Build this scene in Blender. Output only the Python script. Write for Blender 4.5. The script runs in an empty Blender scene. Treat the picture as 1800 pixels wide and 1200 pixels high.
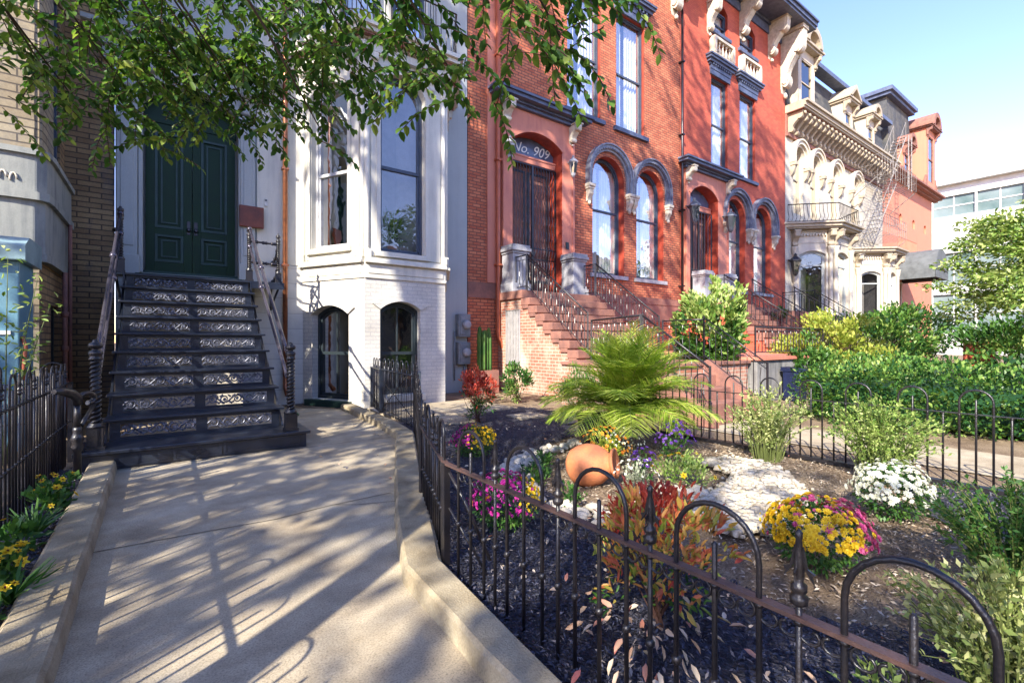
import bpy, math, random
import numpy as np
from mathutils import Vector, Matrix
PI = math.pi
R = math.radians
SC = bpy.context.scene
COL = SC.collection
rnd = random.Random(7)
NR = np.random.RandomState(11)
EYE = 1.25
TH = R(36.2)
sT, cT = math.sin(TH), math.cos(TH)
# ---------------------------------------------------------------- materials
MATS = {}
def _n(nt, kind, **kw):
    n = nt.nodes.new(kind)
    for k, v in kw.items():
        if k in n.inputs: n.inputs[k].default_value = v
        else: setattr(n, k, v)
    return n
def newmat(name):
    m = bpy.data.materials.new(name); m.use_nodes = True
    nt = m.node_tree; nt.nodes.clear()
    out = nt.nodes.new('ShaderNodeOutputMaterial')
    b = nt.nodes.new('ShaderNodeBsdfPrincipled')
    nt.links.new(b.outputs[0], out.inputs[0])
    MATS[name] = m
    return m, nt, b, out
def c4(c): return (c[0], c[1], c[2], 1.0)
def ramp(nt, fac, stops):
    r = nt.nodes.new('ShaderNodeValToRGB')
    while len(r.color_ramp.elements) < len(stops): r.color_ramp.elements.new(0.5)
    for e, (p, c) in zip(r.color_ramp.elements, stops): e.position = p; e.color = c4(c)
    nt.links.new(fac, r.inputs[0]); return r.outputs[0]
def noise(nt, vec, scale, detail=4, rough=.6, dist=0):
    n = _n(nt, 'ShaderNodeTexNoise', Scale=scale, Detail=detail, Roughness=rough, Distortion=dist)
    if vec is not None: nt.links.new(vec, n.inputs['Vector'])
    return n.outputs['Fac']
def mix(nt, fac, a, b, mode='MIX'):
    n = nt.nodes.new('ShaderNodeMix'); n.data_type = 'RGBA'; n.blend_type = mode
    for s, v in ((n.inputs[0], fac), (n.inputs[6], a), (n.inputs[7], b)):
        if hasattr(v, 'links'): nt.links.new(v, s)
        elif isinstance(v, tuple): s.default_value = c4(v)
        else: s.default_value = v
    return n.outputs[2]
def bump(nt, b, h, strength=.3, dist=.01):
    n = _n(nt, 'ShaderNodeBump', Strength=strength, Distance=dist)
    nt.links.new(h, n.inputs['Height']); nt.links.new(n.outputs[0], b.inputs['Normal']); return n
def objco(nt, scale=None):
    t = nt.nodes.new('ShaderNodeTexCoord')
    if scale is None: return t.outputs['Object']
    m = nt.nodes.new('ShaderNodeMapping'); m.inputs['Scale'].default_value = scale
    nt.links.new(t.outputs['Object'], m.inputs[0]); return m.outputs[0]
def plain(name, col, rough=.6, var=.25, nscale=6, metal=0, bmp=.1, col2=None, spec=.5, fine=60):
    m, nt, b, out = newmat(name)
    co = objco(nt)
    f = noise(nt, co, nscale, 5)
    c2 = col2 or tuple(x*(1-var*1.6) for x in col)
    c = ramp(nt, f, [(.3, c2), (.62, col)])
    f2 = noise(nt, co, fine, 3)
    g = ramp(nt, f2, [(.3, (1-var*.6,)*3), (.7, (1, 1, 1))])
    c = mix(nt, 1.0, c, g, 'MULTIPLY')
    nt.links.new(c, b.inputs['Base Color'])
    b.inputs['Roughness'].default_value = rough; b.inputs['Metallic'].default_value = metal
    b.inputs['Specular IOR Level'].default_value = spec
    if bmp: bump(nt, b, f2, bmp, .01)
    return m
def streaky(name, col, dirt, rough=.7, amt=.5, joints=0):
    # painted or stone surface with vertical runs of dirt
    m, nt, b, out = newmat(name)
    co = objco(nt, (9, 9, .8)); f = noise(nt, co, 1.0, 6, .65)
    f1 = noise(nt, objco(nt), 1.3, 4)
    mm = nt.nodes.new('ShaderNodeMath'); mm.operation = 'MULTIPLY'
    nt.links.new(f, mm.inputs[0]); nt.links.new(f1, mm.inputs[1])
    fac = ramp(nt, mm.outputs[0], [(.2, (0, 0, 0)), (.42, (amt,)*3)])
    c = mix(nt, fac, col, dirt)
    f2 = noise(nt, objco(nt), 70, 3)
    c = mix(nt, 1.0, c, ramp(nt, f2, [(.3, (.86,)*3), (.7, (1,)*3)]), 'MULTIPLY')
    nt.links.new(c, b.inputs['Base Color']); b.inputs['Roughness'].default_value = rough
    bump(nt, b, f2, .15, .01)
    return m
def brick(name, c1, c2, mortar, bw=.21, bh=.07, ms=.008, k=(1, 1), bmp=.6, stain=None, stain_amt=.6, rough=.85, smooth=.15):
    m, nt, b, out = newmat(name)
    t = nt.nodes.new('ShaderNodeTexCoord'); s = nt.nodes.new('ShaderNodeSeparateXYZ')
    nt.links.new(t.outputs['Object'], s.inputs[0])
    def mul(v, f):
        n = nt.nodes.new('ShaderNodeMath'); n.operation = 'MULTIPLY'; n.inputs[1].default_value = f
        nt.links.new(v, n.inputs[0]); return n.outputs[0]
    ad = nt.nodes.new('ShaderNodeMath'); ad.operation = 'ADD'
    nt.links.new(mul(s.outputs[0], k[0]), ad.inputs[0]); nt.links.new(mul(s.outputs[1], k[1]), ad.inputs[1])
    cb = nt.nodes.new('ShaderNodeCombineXYZ')
    nt.links.new(ad.outputs[0], cb.inputs[0]); nt.links.new(s.outputs[2], cb.inputs[1])
    br = nt.nodes.new('ShaderNodeTexBrick')
    nt.links.new(cb.outputs[0], br.inputs['Vector'])
    for kk, v in (('Scale', 1.0), ('Mortar Size', ms), ('Mortar Smooth', smooth), ('Brick Width', bw), ('Row Height', bh), ('Bias', 0.0)):
        br.inputs[kk].default_value = v
    br.inputs['Color1'].default_value = c4(c1); br.inputs['Color2'].default_value = c4(c2); br.inputs['Mortar'].default_value = c4(mortar)
    f = noise(nt, t.outputs['Object'], 1.1, 6, .65)
    c = mix(nt, 1.0, br.outputs['Color'], ramp(nt, f, [(.3, (.68, .66, .66)), (.68, (1.1, 1.1, 1.1))]), 'MULTIPLY')
    f3 = noise(nt, t.outputs['Object'], 40, 3)
    c = mix(nt, 1.0, c, ramp(nt, f3, [(.3, (.8,)*3), (.7, (1.05,)*3)]), 'MULTIPLY')
    if stain:
        f4 = noise(nt, objco(nt, (1.2, 1.2, .7)), .9, 6, .7)
        c = mix(nt, ramp(nt, f4, [(.48, (0, 0, 0)), (.66, (stain_amt,)*3)]), c, stain)
    nt.links.new(c, b.inputs['Base Color']); b.inputs['Roughness'].default_value = rough
    inv = nt.nodes.new('ShaderNodeMath'); inv.operation = 'SUBTRACT'; inv.inputs[0].default_value = 1
    nt.links.new(br.outputs['Fac'], inv.inputs[1])
    a2 = nt.nodes.new('ShaderNodeMath'); a2.operation = 'MULTIPLY_ADD'; a2.inputs[1].default_value = .3
    nt.links.new(f3, a2.inputs[0]); nt.links.new(inv.outputs[0], a2.inputs[2])
    bump(nt, b, a2.outputs[0], bmp, .006)
    return m
def leafmat(name, cols, trans=.35, rough=.45, big=.8):
    # cols: 2..4 stops spread over the leaves (random per leaf) and over clumps
    m, nt, b, out = newmat(name)
    g = nt.nodes.new('ShaderNodeNewGeometry')
    f = noise(nt, objco(nt), big*3, 2)
    a = nt.nodes.new('ShaderNodeMath'); a.operation = 'MULTIPLY_ADD'; a.inputs[1].default_value = .62
    nt.links.new(g.outputs['Random Per Island'], a.inputs[0])
    a0 = nt.nodes.new('ShaderNodeMath'); a0.operation = 'MULTIPLY_ADD'; a0.inputs[1].default_value = 1.3; a0.inputs[2].default_value = -.46
    nt.links.new(f, a0.inputs[0]); nt.links.new(a0.outputs[0], a.inputs[2])
    n = len(cols)
    c = ramp(nt, a.outputs[0], [(i/(n-1)*.9+.05, cc) for i, cc in enumerate(cols)])
    nt.links.new(c, b.inputs['Base Color']); b.inputs['Roughness'].default_value = rough
    b.inputs['Specular IOR Level'].default_value = .35
    tr = nt.nodes.new('ShaderNodeBsdfTranslucent')
    c2 = mix(nt, .5, c, mix(nt, 1.0, c, (1.5, 1.6, .5), 'MULTIPLY')); nt.links.new(c2, tr.inputs[0])
    ms = nt.nodes.new('ShaderNodeMixShader'); ms.inputs[0].default_value = trans
    nt.links.new(b.outputs[0], ms.inputs[1]); nt.links.new(tr.outputs[0], ms.inputs[2]); nt.links.new(ms.outputs[0], out.inputs[0])
    return m
def glass(name, tint=(.8, .87, .9), refl=1.0):
    m, nt, b, out = newmat(name); nt.nodes.remove(b)
    tr = nt.nodes.new('ShaderNodeBsdfTransparent'); tr.inputs[0].default_value = c4(tint)
    gl = nt.nodes.new('ShaderNodeBsdfGlossy'); gl.inputs['Roughness'].default_value = .015
    wob = nt.nodes.new('ShaderNodeBump'); wob.inputs['Strength'].default_value = .3; wob.inputs['Distance'].default_value = .02
    nt.links.new(noise(nt, objco(nt), 2.2, 2), wob.inputs['Height']); nt.links.new(wob.outputs[0], gl.inputs['Normal'])
    fr = nt.nodes.new('ShaderNodeFresnel'); fr.inputs[0].default_value = 1.55
    mp = nt.nodes.new('ShaderNodeMath'); mp.operation = 'MULTIPLY_ADD'; mp.inputs[1].default_value = 1.3*refl; mp.inputs[2].default_value = .1*refl; mp.use_clamp = True
    nt.links.new(fr.outputs[0], mp.inputs[0])
    ms = nt.nodes.new('ShaderNodeMixShader'); nt.links.new(mp.outputs[0], ms.inputs[0])
    nt.links.new(tr.outputs[0], ms.inputs[1]); nt.links.new(gl.outputs[0], ms.inputs[2]); nt.links.new(ms.outputs[0], out.inputs[0])
    return m
# ---------------------------------------------------------------- mesh builder
def I(u, v, z): return (u, v, z)
def frame(ox, oy, ang=0.0, oz=0.0):
    """local u runs along the wall, v goes INTO the wall, z up"""
    c, s = math.cos(ang), math.sin(ang)
    return lambda u, v, z: (ox + u*c - v*s, oy + u*s + v*c, oz + z)
WORG = {}
class MB:
    def __init__(self, T=None):
        self.v = []; self.f = []; self.mi = []; self.sm = []; self.T = T or I
    def pt(self, p): self.v.append(self.T(*p)); return len(self.v)-1
    def face(self, pts, mi=0, sm=False):
        i = [self.pt(p) for p in pts]; self.f.append(i); self.mi.append(mi); self.sm.append(sm)
    def box(self, x0, x1, y0, y1, z0, z1, mi=0):
        P = [self.pt(p) for p in ((x0,y0,z0),(x1,y0,z0),(x1,y1,z0),(x0,y1,z0),(x0,y0,z1),(x1,y0,z1),(x1,y1,z1),(x0,y1,z1))]
        for q in ((0,3,2,1),(4,5,6,7),(0,1,5,4),(1,2,6,5),(2,3,7,6),(3,0,4,7)):
            self.f.append([P[k] for k in q]); self.mi.append(mi); self.sm.append(False)
        return self
    def prism(self, poly, a0, a1, axis='u', mi=0, sm=False):
        """poly of 2-d points extruded along an axis: 'u' -> poly=(v,z); 'v' -> poly=(u,z); 'z' -> poly=(u,v)"""
        def mk(p, a): return (a, p[0], p[1]) if axis == 'u' else ((p[0], a, p[1]) if axis == 'v' else (p[0], p[1], a))
        n = len(poly)
        A = [self.pt(mk(p, a0)) for p in poly]; B = [self.pt(mk(p, a1)) for p in poly]
        for i in range(n):
            j = (i+1) % n; self.f.append([A[i], A[j], B[j], B[i]]); self.mi.append(mi); self.sm.append(sm)
        A2 = [self.pt(mk(p, a0)) for p in poly]; B2 = [self.pt(mk(p, a1)) for p in poly]
        self.f.append(A2[::-1]); self.f.append(B2); self.mi += [mi, mi]; self.sm += [False, False]
        return self
    def band(self, inner, outer, v0, v1, mi=0, sm=False, closed=False):
        """strip between two equal-length outlines (u,z), extruded v0..v1"""
        n = len(inner); rng = range(n if closed else n-1)
        for i in rng:
            j = (i+1) % n
            a, b, c, d = inner[i], inner[j], outer[j], outer[i]
            q = lambda p, v: (p[0], v, p[1])
            self.face([q(a, v0), q(b, v0), q(c, v0), q(d, v0)], mi)
            self.face([q(a, v1), q(d, v1), q(c, v1), q(b, v1)], mi)
            self.face([q(a, v0), q(a, v1), q(b, v1), q(b, v0)], mi, sm)
            self.face([q(d, v0), q(c, v0), q(c, v1), q(d, v1)], mi, sm)
        if not closed:
            for i in (0, n-1):
                a, d = inner[i], outer[i]
                self.face([(a[0], v0, a[1]), (d[0], v0, d[1]), (d[0], v1, d[1]), (a[0], v1, a[1])], mi)
        return self
    def tube(self, pts, r, n=6, mi=0, sm=True, closed=False):
        pts = [Vector(p) for p in pts]; m = len(pts)
        rs = r if isinstance(r, (list, tuple)) else [r]*m
        rings = []; prev = None
        for i, p in enumerate(pts):
            if closed: t = pts[(i+1) % m] - pts[i-1]
            else: t = pts[min(i+1, m-1)] - pts[max(i-1, 0)]
            if t.length < 1e-9: t = Vector((0, 0, 1))
            t.normalize()
            if prev is None:
                a = Vector((0, 0, 1)) if abs(t.z) < .9 else Vector((1, 0, 0))
            else: a = prev
            x = (a - t*a.dot(t))
            if x.length < 1e-6: x = Vector((0, 1, 0)) - t*t.y
            x.normalize(); prev = x; y = t.cross(x)
            rings.append([self.pt(tuple(p + (x*math.cos(2*PI*k/n) + y*math.sin(2*PI*k/n))*rs[i])) for k in range(n)])
        for i in range(m if closed else m-1):
            A, B = rings[i], rings[(i+1) % m]
            for k in range(n):
                j = (k+1) % n; self.f.append([A[k], A[j], B[j], B[k]]); self.mi.append(mi); self.sm.append(sm and n > 4)
        if not closed:
            self.f.append(rings[0][::-1]); self.f.append(rings[-1]); self.mi += [mi, mi]; self.sm += [False, False]
        return self
    def bar(self, a, b, w, mi=0): return self.tube([a, b], w*.7071, 4, mi, False)
    def lathe(self, prof, c=(0, 0, 0), n=12, mi=0, sm=True, axis=None, twist=0):
        """prof = [(radius, height)]; axis: optional (dirvector) instead of +z"""
        rings = []
        if axis is not None:
            ax = Vector(axis).normalized(); a = Vector((0, 0, 1)) if abs(ax.z) < .9 else Vector((1, 0, 0))
            x = (a - ax*a.dot(ax)).normalized(); y = ax.cross(x)
        else: ax, x, y = Vector((0, 0, 1)), Vector((1, 0, 0)), Vector((0, 1, 0))
        c = Vector(c)
        for r, h in prof:
            rings.append([self.pt(tuple(c + ax*h + (x*math.cos(2*PI*k/n) + y*math.sin(2*PI*k/n))*max(r, 1e-4))) for k in range(n)])
        for A, B in zip(rings, rings[1:]):
            for k in range(n):
                j = (k+1) % n; self.f.append([A[k], A[j], B[j], B[k]]); self.mi.append(mi); self.sm.append(sm)
        self.f.append(rings[0][::-1]); self.f.append(rings[-1]); self.mi += [mi, mi]; self.sm += [False, False]
        return self
    def build(self, name, mats, parent=None, origin=None, bevel=0, kind=None):
        if not isinstance(mats, (list, tuple)): mats = [mats]
        o0 = Vector(WORG.get(parent.name, (0, 0, 0))) if parent else Vector(origin or (0, 0, 0))
        me = bpy.data.meshes.new(name)
        me.from_pydata([(x-o0.x, y-o0.y, z-o0.z) for x, y, z in self.v], [], self.f)
        for m in mats: me.materials.append(MATS[m])
        me.polygons.foreach_set('material_index', self.mi); me.polygons.foreach_set('use_smooth', self.sm)
        me.validate(); me.update()
        o = bpy.data.objects.new(name, me); COL.objects.link(o)
        if parent: o.parent = parent; WORG[o.name] = tuple(o0)
        else: o.location = o0; WORG[o.name] = tuple(o0)
        if bevel:
            b = o.modifiers.new('bevel', 'BEVEL'); b.width = bevel; b.segments = 2; b.limit_method = 'ANGLE'; b.angle_limit = R(40)
        if kind: o['kind'] = kind
        return o
def tag(o, label=None, cat=None, group=None, kind=None):
    if label: o['label'] = label
    if cat: o['category'] = cat
    if group: o['group'] = group
    if kind: o['kind'] = kind
    return o
def thing(name, label, cat, loc=(0, 0, 0), group=None):
    o = bpy.data.objects.new(name, None); COL.objects.link(o); o.location = loc; o.empty_display_size = .1
    WORG[o.name] = tuple(loc); return tag(o, label, cat, group)
def dup(root, loc, rotz=0, label=None, group=None, scale=None):
    r = root.copy(); COL.objects.link(r); r.location = loc; r.rotation_euler = (0, 0, rotz); WORG[r.name] = tuple(loc)
    if label: r['label'] = label
    if group: r['group'] = group
    if scale: r.scale = scale
    for ch in list(root.children):
        c = ch.copy(); COL.objects.link(c); c.parent = r
        for g in list(ch.children):
            d = g.copy(); COL.objects.link(d); d.parent = c
    return r
def npmesh(name, V, F, mat, parent=None, origin=None, smooth=False, kind=None):
    """V (n,3) array, F (m,k) index array"""
    o0 = np.array(WORG.get(parent.name, (0, 0, 0)) if parent else (origin or (0, 0, 0)), float)
    me = bpy.data.meshes.new(name)
    V = np.asarray(V, np.float32) - o0.astype(np.float32); F = np.asarray(F, np.int32)
    me.vertices.add(len(V)); me.vertices.foreach_set('co', V.ravel())
    me.loops.add(F.size); me.loops.foreach_set('vertex_index', F.ravel())
    me.polygons.add(len(F)); me.polygons.foreach_set('loop_start', np.arange(0, F.size, F.shape[1], dtype=np.int32))
    me.polygons.foreach_set('loop_total', np.full(len(F), F.shape[1], np.int32))
    if smooth: me.polygons.foreach_set('use_smooth', np.ones(len(F), bool))
    me.materials.append(MATS[mat]); me.update(calc_edges=True)
    o = bpy.data.objects.new(name, me); COL.objects.link(o)
    if parent: o.parent = parent
    else: o.location = o0
    WORG[o.name] = tuple(o0)
    if kind: o['kind'] = kind
    return o
LEAF = {  # template points (along, across, up), quads
 'diamond': (np.array([(0,0,0),(.5,.5,.1),(1,0,0),(.5,-.5,.1)]), np.array([(0,1,2,3)])),
 'oval': (np.array([(0,0,0),(.28,.42,.1),(.68,.36,.1),(1,0,-.04),(.68,-.36,.1),(.28,-.42,.1),(.3,0,-.02),(.7,0,-.02)]),
          np.array([(0,6,1,1),(6,7,2,1),(7,3,2,2),(0,5,6,6),(6,5,4,7),(7,4,3,3)])),
 'strip': (np.array([(0,.5,0),(0,-.5,0),(.5,-.5,.06),(.5,.5,.06),(1,.12,-.05),(1,-.12,-.05)]), np.array([(0,1,2,3),(3,2,5,4)])),
}
def norm(a): return a/np.maximum(np.linalg.norm(a, axis=1, keepdims=True), 1e-9)
def leaves(name, pos, d, L, Wd, mat, parent=None, kindt='diamond', nrm=None, jit=.5, origin=None, kind=None):
    pos = np.asarray(pos, float); n = len(pos); d = norm(np.asarray(d, float))
    if nrm is None: nrm = np.tile([0, 0, 1.], (n, 1))
    nrm = nrm + NR.normal(0, jit, (n, 3))
    side = norm(np.cross(nrm, d)); up = np.cross(d, side)
    T, Q = LEAF[kindt]
    L = np.broadcast_to(np.asarray(L, float), (n,)); Wd = np.broadcast_to(np.asarray(Wd, float), (n,))
    V = pos[:, None, :] + T[None, :, 0, None]*(d*L[:, None])[:, None, :] + T[None, :, 1, None]*(side*Wd[:, None])[:, None, :] + T[None, :, 2, None]*(up*L[:, None])[:, None, :]
    k = len(T); V = V.reshape(-1, 3)
    F = (np.arange(n)[:, None, None]*k + Q[None]).reshape(-1, 4)
    if kindt == 'oval':   # split into tris to avoid degenerate quads
        tri = np.array([(0,6,1),(6,7,2),(6,2,1),(7,3,2),(0,5,6),(6,5,4),(6,4,7),(7,4,3)])
        F = (np.arange(n)[:, None, None]*k + tri[None]).reshape(-1, 3)
    return npmesh(name, V, F, mat, parent, origin, kind=kind)
def blob(n, c, r, shell=.55, clumps=0, cr=.3, seed=None, zmin=None):
    """n points in an ellipsoid (biased to its shell), optionally gathered in clumps"""
    q = norm(NR.normal(size=(n, 3)))
    if clumps:
        cc = norm(NR.normal(size=(clumps, 3)))*(shell + (1-shell)*NR.rand(clumps, 1))
        q = cc[NR.randint(clumps, size=n)]*(1-cr*.5) + norm(NR.normal(size=(n, 3)))*cr*NR.rand(n, 1)**.6
    else: q = q*(shell + (1-shell)*NR.rand(n, 1))
    if zmin is not None: q[:, 2] = np.maximum(q[:, 2], zmin + .1*NR.rand(n))
    return np.array(c) + q*np.array(r), q
# ------------------------------------------------------- walls and windows
def contour(op, ins=0.0, n=14):
    """outline of an opening (u,z): bottom-left, up, over the head, down to bottom-right"""
    u0, u1, z0, z1, rise = op
    u0 += ins; u1 -= ins; z0 += ins; z1 -= ins
    if rise <= 0: return [(u0, z0), (u0, z1), (u1, z1), (u1, z0)]
    rise = max(rise-ins*.3, .02) if rise < (u1-u0)/2-.001 else (u1-u0)/2
    w = (u1-u0)/2; rise = min(rise, w); Rr = (w*w+rise*rise)/(2*rise); cz = z1-Rr; cu = (u0+u1)/2
    a0 = math.acos(max(-1, min(1, w/Rr)))
    pts = [(u0, z0)]
    for i in range(n+1):
        a = PI-a0 - (PI-2*a0)*i/n
        pts.append((cu + Rr*math.cos(a), cz + Rr*math.sin(a)))
    pts.append((u1, z0)); return pts
def wall(mb, u0, u1, z0, z1, ops, depth=.2, mi=0, mr=0, v=0.0, n=14):
    us = sorted(set([u0, u1] + [x for o in ops for x in o[:2]])); zs = sorted(set([z0, z1] + [x for o in ops for x in o[2:4]]))
    for a, b in zip(us, us[1:]):
        for c, d in zip(zs, zs[1:]):
            if b-a < 1e-6 or d-c < 1e-6: continue
            cu, cz = (a+b)/2, (c+d)/2
            if any(o[0] < cu < o[1] and o[2] < cz < o[3] for o in ops): continue
            mb.face([(a, v, c), (b, v, c), (b, v, d), (a, v, d)], mi)
    for o in ops:
        ct = contour(o, 0, n)
        if o[4] > 0:
            for p, q in zip(ct[1:-1], ct[2:-1]):
                mb.face([(p[0], v, p[1]), (q[0], v, q[1]), (q[0], v, o[3]), (p[0], v, o[3])], mi)
        cc = ct + [ct[0]]
        for i, (p, q) in enumerate(zip(cc, cc[1:])):
            mb.face([(p[0], v, p[1]), (p[0], v+depth, p[1]), (q[0], v+depth, q[1]), (q[0], v, q[1])], mr, o[4] > 0 and 0 < i < len(ct)-2)
def window(parent, T, op, v=.18, fw=.06, fmat='frame_blue', rail=None, mull=0, curtain=None, depth=.5, dark='interior', pane='glass', name='window', sill=None, sash=None):
    """frame as a part, pane as its child, curtain and the dark room behind as children"""
    m = MB(T); ct0 = contour(op, -.003); ct1 = contour(op, fw); ct2 = contour(op, fw*1.75)
    m.band(ct1, ct0, v-.03, v+.06);
    m.band(ct2, ct1, v+.0, v+.05, mi=(1 if sash else 0))
    u0, u1, z0, z1, rise = op
    m.box(u0, u1, v-.03, v+.06, z0-.003, z0+fw)
    m.box(u0+fw, u1-fw, v, v+.05, z0+fw, z0+fw*1.9, 1 if sash else 0)
    if rail is not None: m.box(u0+fw, u1-fw, v-.012, v+.045, rail-.03, rail+.03, 1 if sash else 0)
    for k in range(mull):
        uu = u0 + (u1-u0)*(k+1)/(mull+1); m.box(uu-.012, uu+.012, v+.005, v+.04, z0+fw, z1-.02-(0 if rise <= 0 else .01), 1 if sash else 0)
    if sill: m.box(u0-.1, u1+.1, -.09, v, z0-sill, z0-.004)
    w = m.build(name, [fmat, sash or fmat], parent)
    g = MB(T); pc = contour(op, fw*1.2); g.face([(p[0], v+.035, p[1]) for p in pc]); g.build('pane', pane, w)
    if curtain:
        k = MB(T)
        for (a, b, zz0, zz1) in curtain:
            N = max(8, int((b-a)*40)); vv = v+.16
            for i in range(N):
                ua, ub = a+(b-a)*i/N, a+(b-a)*(i+1)/N
                va, vb = vv+.035*math.sin(i*1.3)+.01*math.sin(i*3.1), vv+.035*math.sin((i+1)*1.3)+.01*math.sin((i+1)*3.1)
                k.face([(ua, va, zz0), (ub, vb, zz0), (ub, vb, zz1), (ua, va, zz1)], 0, True)
        k.build('curtain', 'curtain', w)
    r = MB(T); d0, d1 = v+.07, v+.07+depth
    r.face([(u0-.3, d1, z0-.2), (u1+.3, d1, z0-.2), (u1+.3, d1, z1+.1), (u0-.3, d1, z1+.1)])
    r.face([(u0-.3, d0, z0-.2), (u0-.3, d1, z0-.2), (u0-.3, d1, z1+.1), (u0-.3, d0, z1+.1)])
    r.face([(u1+.3, d0, z0-.2), (u1+.3, d1, z0-.2), (u1+.3, d1, z1+.1), (u1+.3, d0, z1+.1)])
    r.face([(u0-.3, d0, z1+.1), (u1+.3, d0, z1+.1), (u1+.3, d1, z1+.1), (u0-.3, d1, z1+.1)])
    r.face([(u0-.3, d0, z0-.2), (u1+.3, d0, z0-.2), (u1+.3, d1, z0-.2), (u0-.3, d1, z0-.2)])
    r.build('interior', dark, w)
    return w
def scroll(h, d, n=8):
    """profile (v,z) of a scroll bracket: top at z=0, deep d at the top, tapering to the wall over h; v negative = outwards"""
    pts = [(0, 0), (-d, 0), (-d, -.12*h)]
    for i in range(n+1):
        a = -.2+ (PI*.75)*i/n
        pts.append((-d*.78-d*.2*math.cos(a), -.25*h-.13*h*math.sin(a)))
    for i in range(n+1):
        t = i/n; pts.append((-d*(.62-.34*math.sin(t*PI/2)), -.42*h-.3*h*t))
    for i in range(n+1):
        a = PI*.9*i/n - .3; pts.append((-d*.2-d*.17*math.cos(a), -.8*h-.12*h*math.sin(a)))
    pts.append((0, -h)); return pts
def bracket(mb, u, w, z, h, d, mi=0, v=0):
    mb.prism([(a+v, b+z) for a, b in scroll(h, d)], u-w/2, u+w/2, 'u', mi)
    mb.prism([(a*.9+v, b*.92+z-.02*h) for a, b in scroll(h, d)], u-w*.62, u+w*.62, 'u', mi)
    mb.box(u-w*.75, u+w*.75, v-d*1.04, v, z, z+h*.08, mi)
    mb.lathe([(w*.2, 0), (w*.25, h*.05), (w*.1, h*.1)], (u, v-d*.12, z-h*1.1), 6, mi)
def cornice(mb, u0, u1, z, steps, mi=0, v=0, ret=True):
    """steps = [(projection, height)] from the bottom up"""
    zz = z
    for i, (p, h) in enumerate(steps):
        e = p if ret else 0
        mb.box(u0-e, u1+e, v-p, v+.002*i, zz, zz+h-.0005, mi); zz += h
    return zz
# ---------------------------------------------------------------- palette
plain('iron', (.010, .010, .014), .36, .3, 8, 0, .3, col2=(.022, .017, .016), spec=.6)
plain('iron_rust', (.10, .052, .04), .5, .4, 10, 0, .3, col2=(.045, .03, .03), spec=.6)
plain('iron_blue', (.008, .011, .022), .3, .3, 7, 0, .15, col2=(.02, .026, .04), spec=.8)
plain('iron_worn', (.03, .027, .034), .3, .3, 9, .5, .1, col2=(.018, .016, .02), spec=.8)
plain('iron_pale', (.30, .27, .25), .5, .3, 9, 0, .2)
plain('concrete_kerb', (.44, .37, .25), .9, .45, 4, 0, .6, col2=(.23, .18, .11), spec=.2, fine=110)
streaky('white_paint', (.66, .63, .54), (.30, .29, .26), .6, .45)
streaky('cream_paint', (.58, .52, .42), (.36, .27, .19), .7, .5)
streaky('cream_trim', (.44, .37, .27), (.24, .17, .12), .7, .6)
streaky('grey_paint', (.40, .42, .41), (.22, .23, .235), .6, .3)
plain('frame_blue', (.055, .075, .115), .45, .2, 6, 0, .05)
plain('frame_dark', (.022, .032, .038), .4, .2, 6, 0, .05)
plain('frame_white', (.62, .62, .62), .5, .2, 6, 0, .05)
plain('slate_blue_trim', (.11, .135, .21), .5, .35, 5, 0, .2, col2=(.05, .065, .12))
plain('iron_highlight', (.34, .35, .42), .3, .35, 30, .55, .2, col2=(.03, .035, .055), spec=.7)  # silver tone paints highlights onto the black scrollwork
plain('rail_silver', (.11, .10, .135), .25, .12, 3, .6, .05, col2=(.06, .055, .075), spec=.8)
streaky('weathered_stone', (.27, .28, .26), (.07, .08, .10), .9, 1.0)
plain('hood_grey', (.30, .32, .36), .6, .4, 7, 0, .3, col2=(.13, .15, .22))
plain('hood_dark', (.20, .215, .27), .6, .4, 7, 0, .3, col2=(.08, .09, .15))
plain('door_green', (.003, .028, .006), .5, .3, 5, 0, .05, col2=(.003, .022, .008), spec=.25)
plain('door_edge', (.022, .055, .045), .4, .2, 5, 0, .05, spec=.3)
plain('interior', (.05, .045, .04), .95, .3, 2, 0, 0)
plain('interior_light', (.34, .33, .31), .95, .3, 1.2, 0, 0)
plain('curtain', (.84, .83, .80), .9, .15, 3, 0, 0)
plain('copper', (.40, .15, .07), .35, .3, 9, .6, .1, col2=(.20, .08, .05))
plain('pipe_red', (.50, .13, .06), .5, .2, 4, 0, .05)
plain('terracotta', (.62, .21, .075), .8, .3, 5, 0, .2, col2=(.42, .15, .075))
plain('planter_dark', (.035, .033, .04), .5, .3, 5, 0, .1)
streaky('red_paint', (.62, .23, .15), (.42, .12, .09), .65, .6)
streaky('red_paint_deep', (.50, .085, .042), (.26, .045, .04), .6, .6)
streaky('red_render', (.62, .23, .14), (.50, .18, .12), .8, .5)
plain('red_reveal', (.42, .06, .03), .55, .3, 4, 0, .1)
plain('brownstone', (.34, .16, .12), .85, .4, 4, 0, .5, col2=(.20, .105, .09), spec=.2)
plain('bluestone', (.10, .105, .13), .8, .4, 5, 0, .5, col2=(.05, .05, .06), spec=.3)
streaky('grey_stone', (.40, .40, .42), (.17, .17, .20), .85, .8)
streaky('stained_stone', (.27, .26, .25), (.03, .035, .035), .9, 1.0)
plain('stone_white', (.66, .60, .50), .85, .35, 7, 0, .4, col2=(.42, .36, .28))
plain('rock', (.60, .57, .50), .85, .4, 9, 0, .5, col2=(.36, .33, .28), spec=.3)
plain('gravel_white', (.70, .63, .50), .9, .5, 14, 0, .6, col2=(.38, .30, .20))
plain('utility_blue', (.10, .24, .33), .45, .35, 2.2, 0, .05, col2=(.16, .31, .38))
plain('utility_blue_light', (.24, .36, .40), .5, .3, 3, 0, .05)
plain('meter_grey', (.25, .28, .30), .5, .3, 6, 0, .1)
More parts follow.
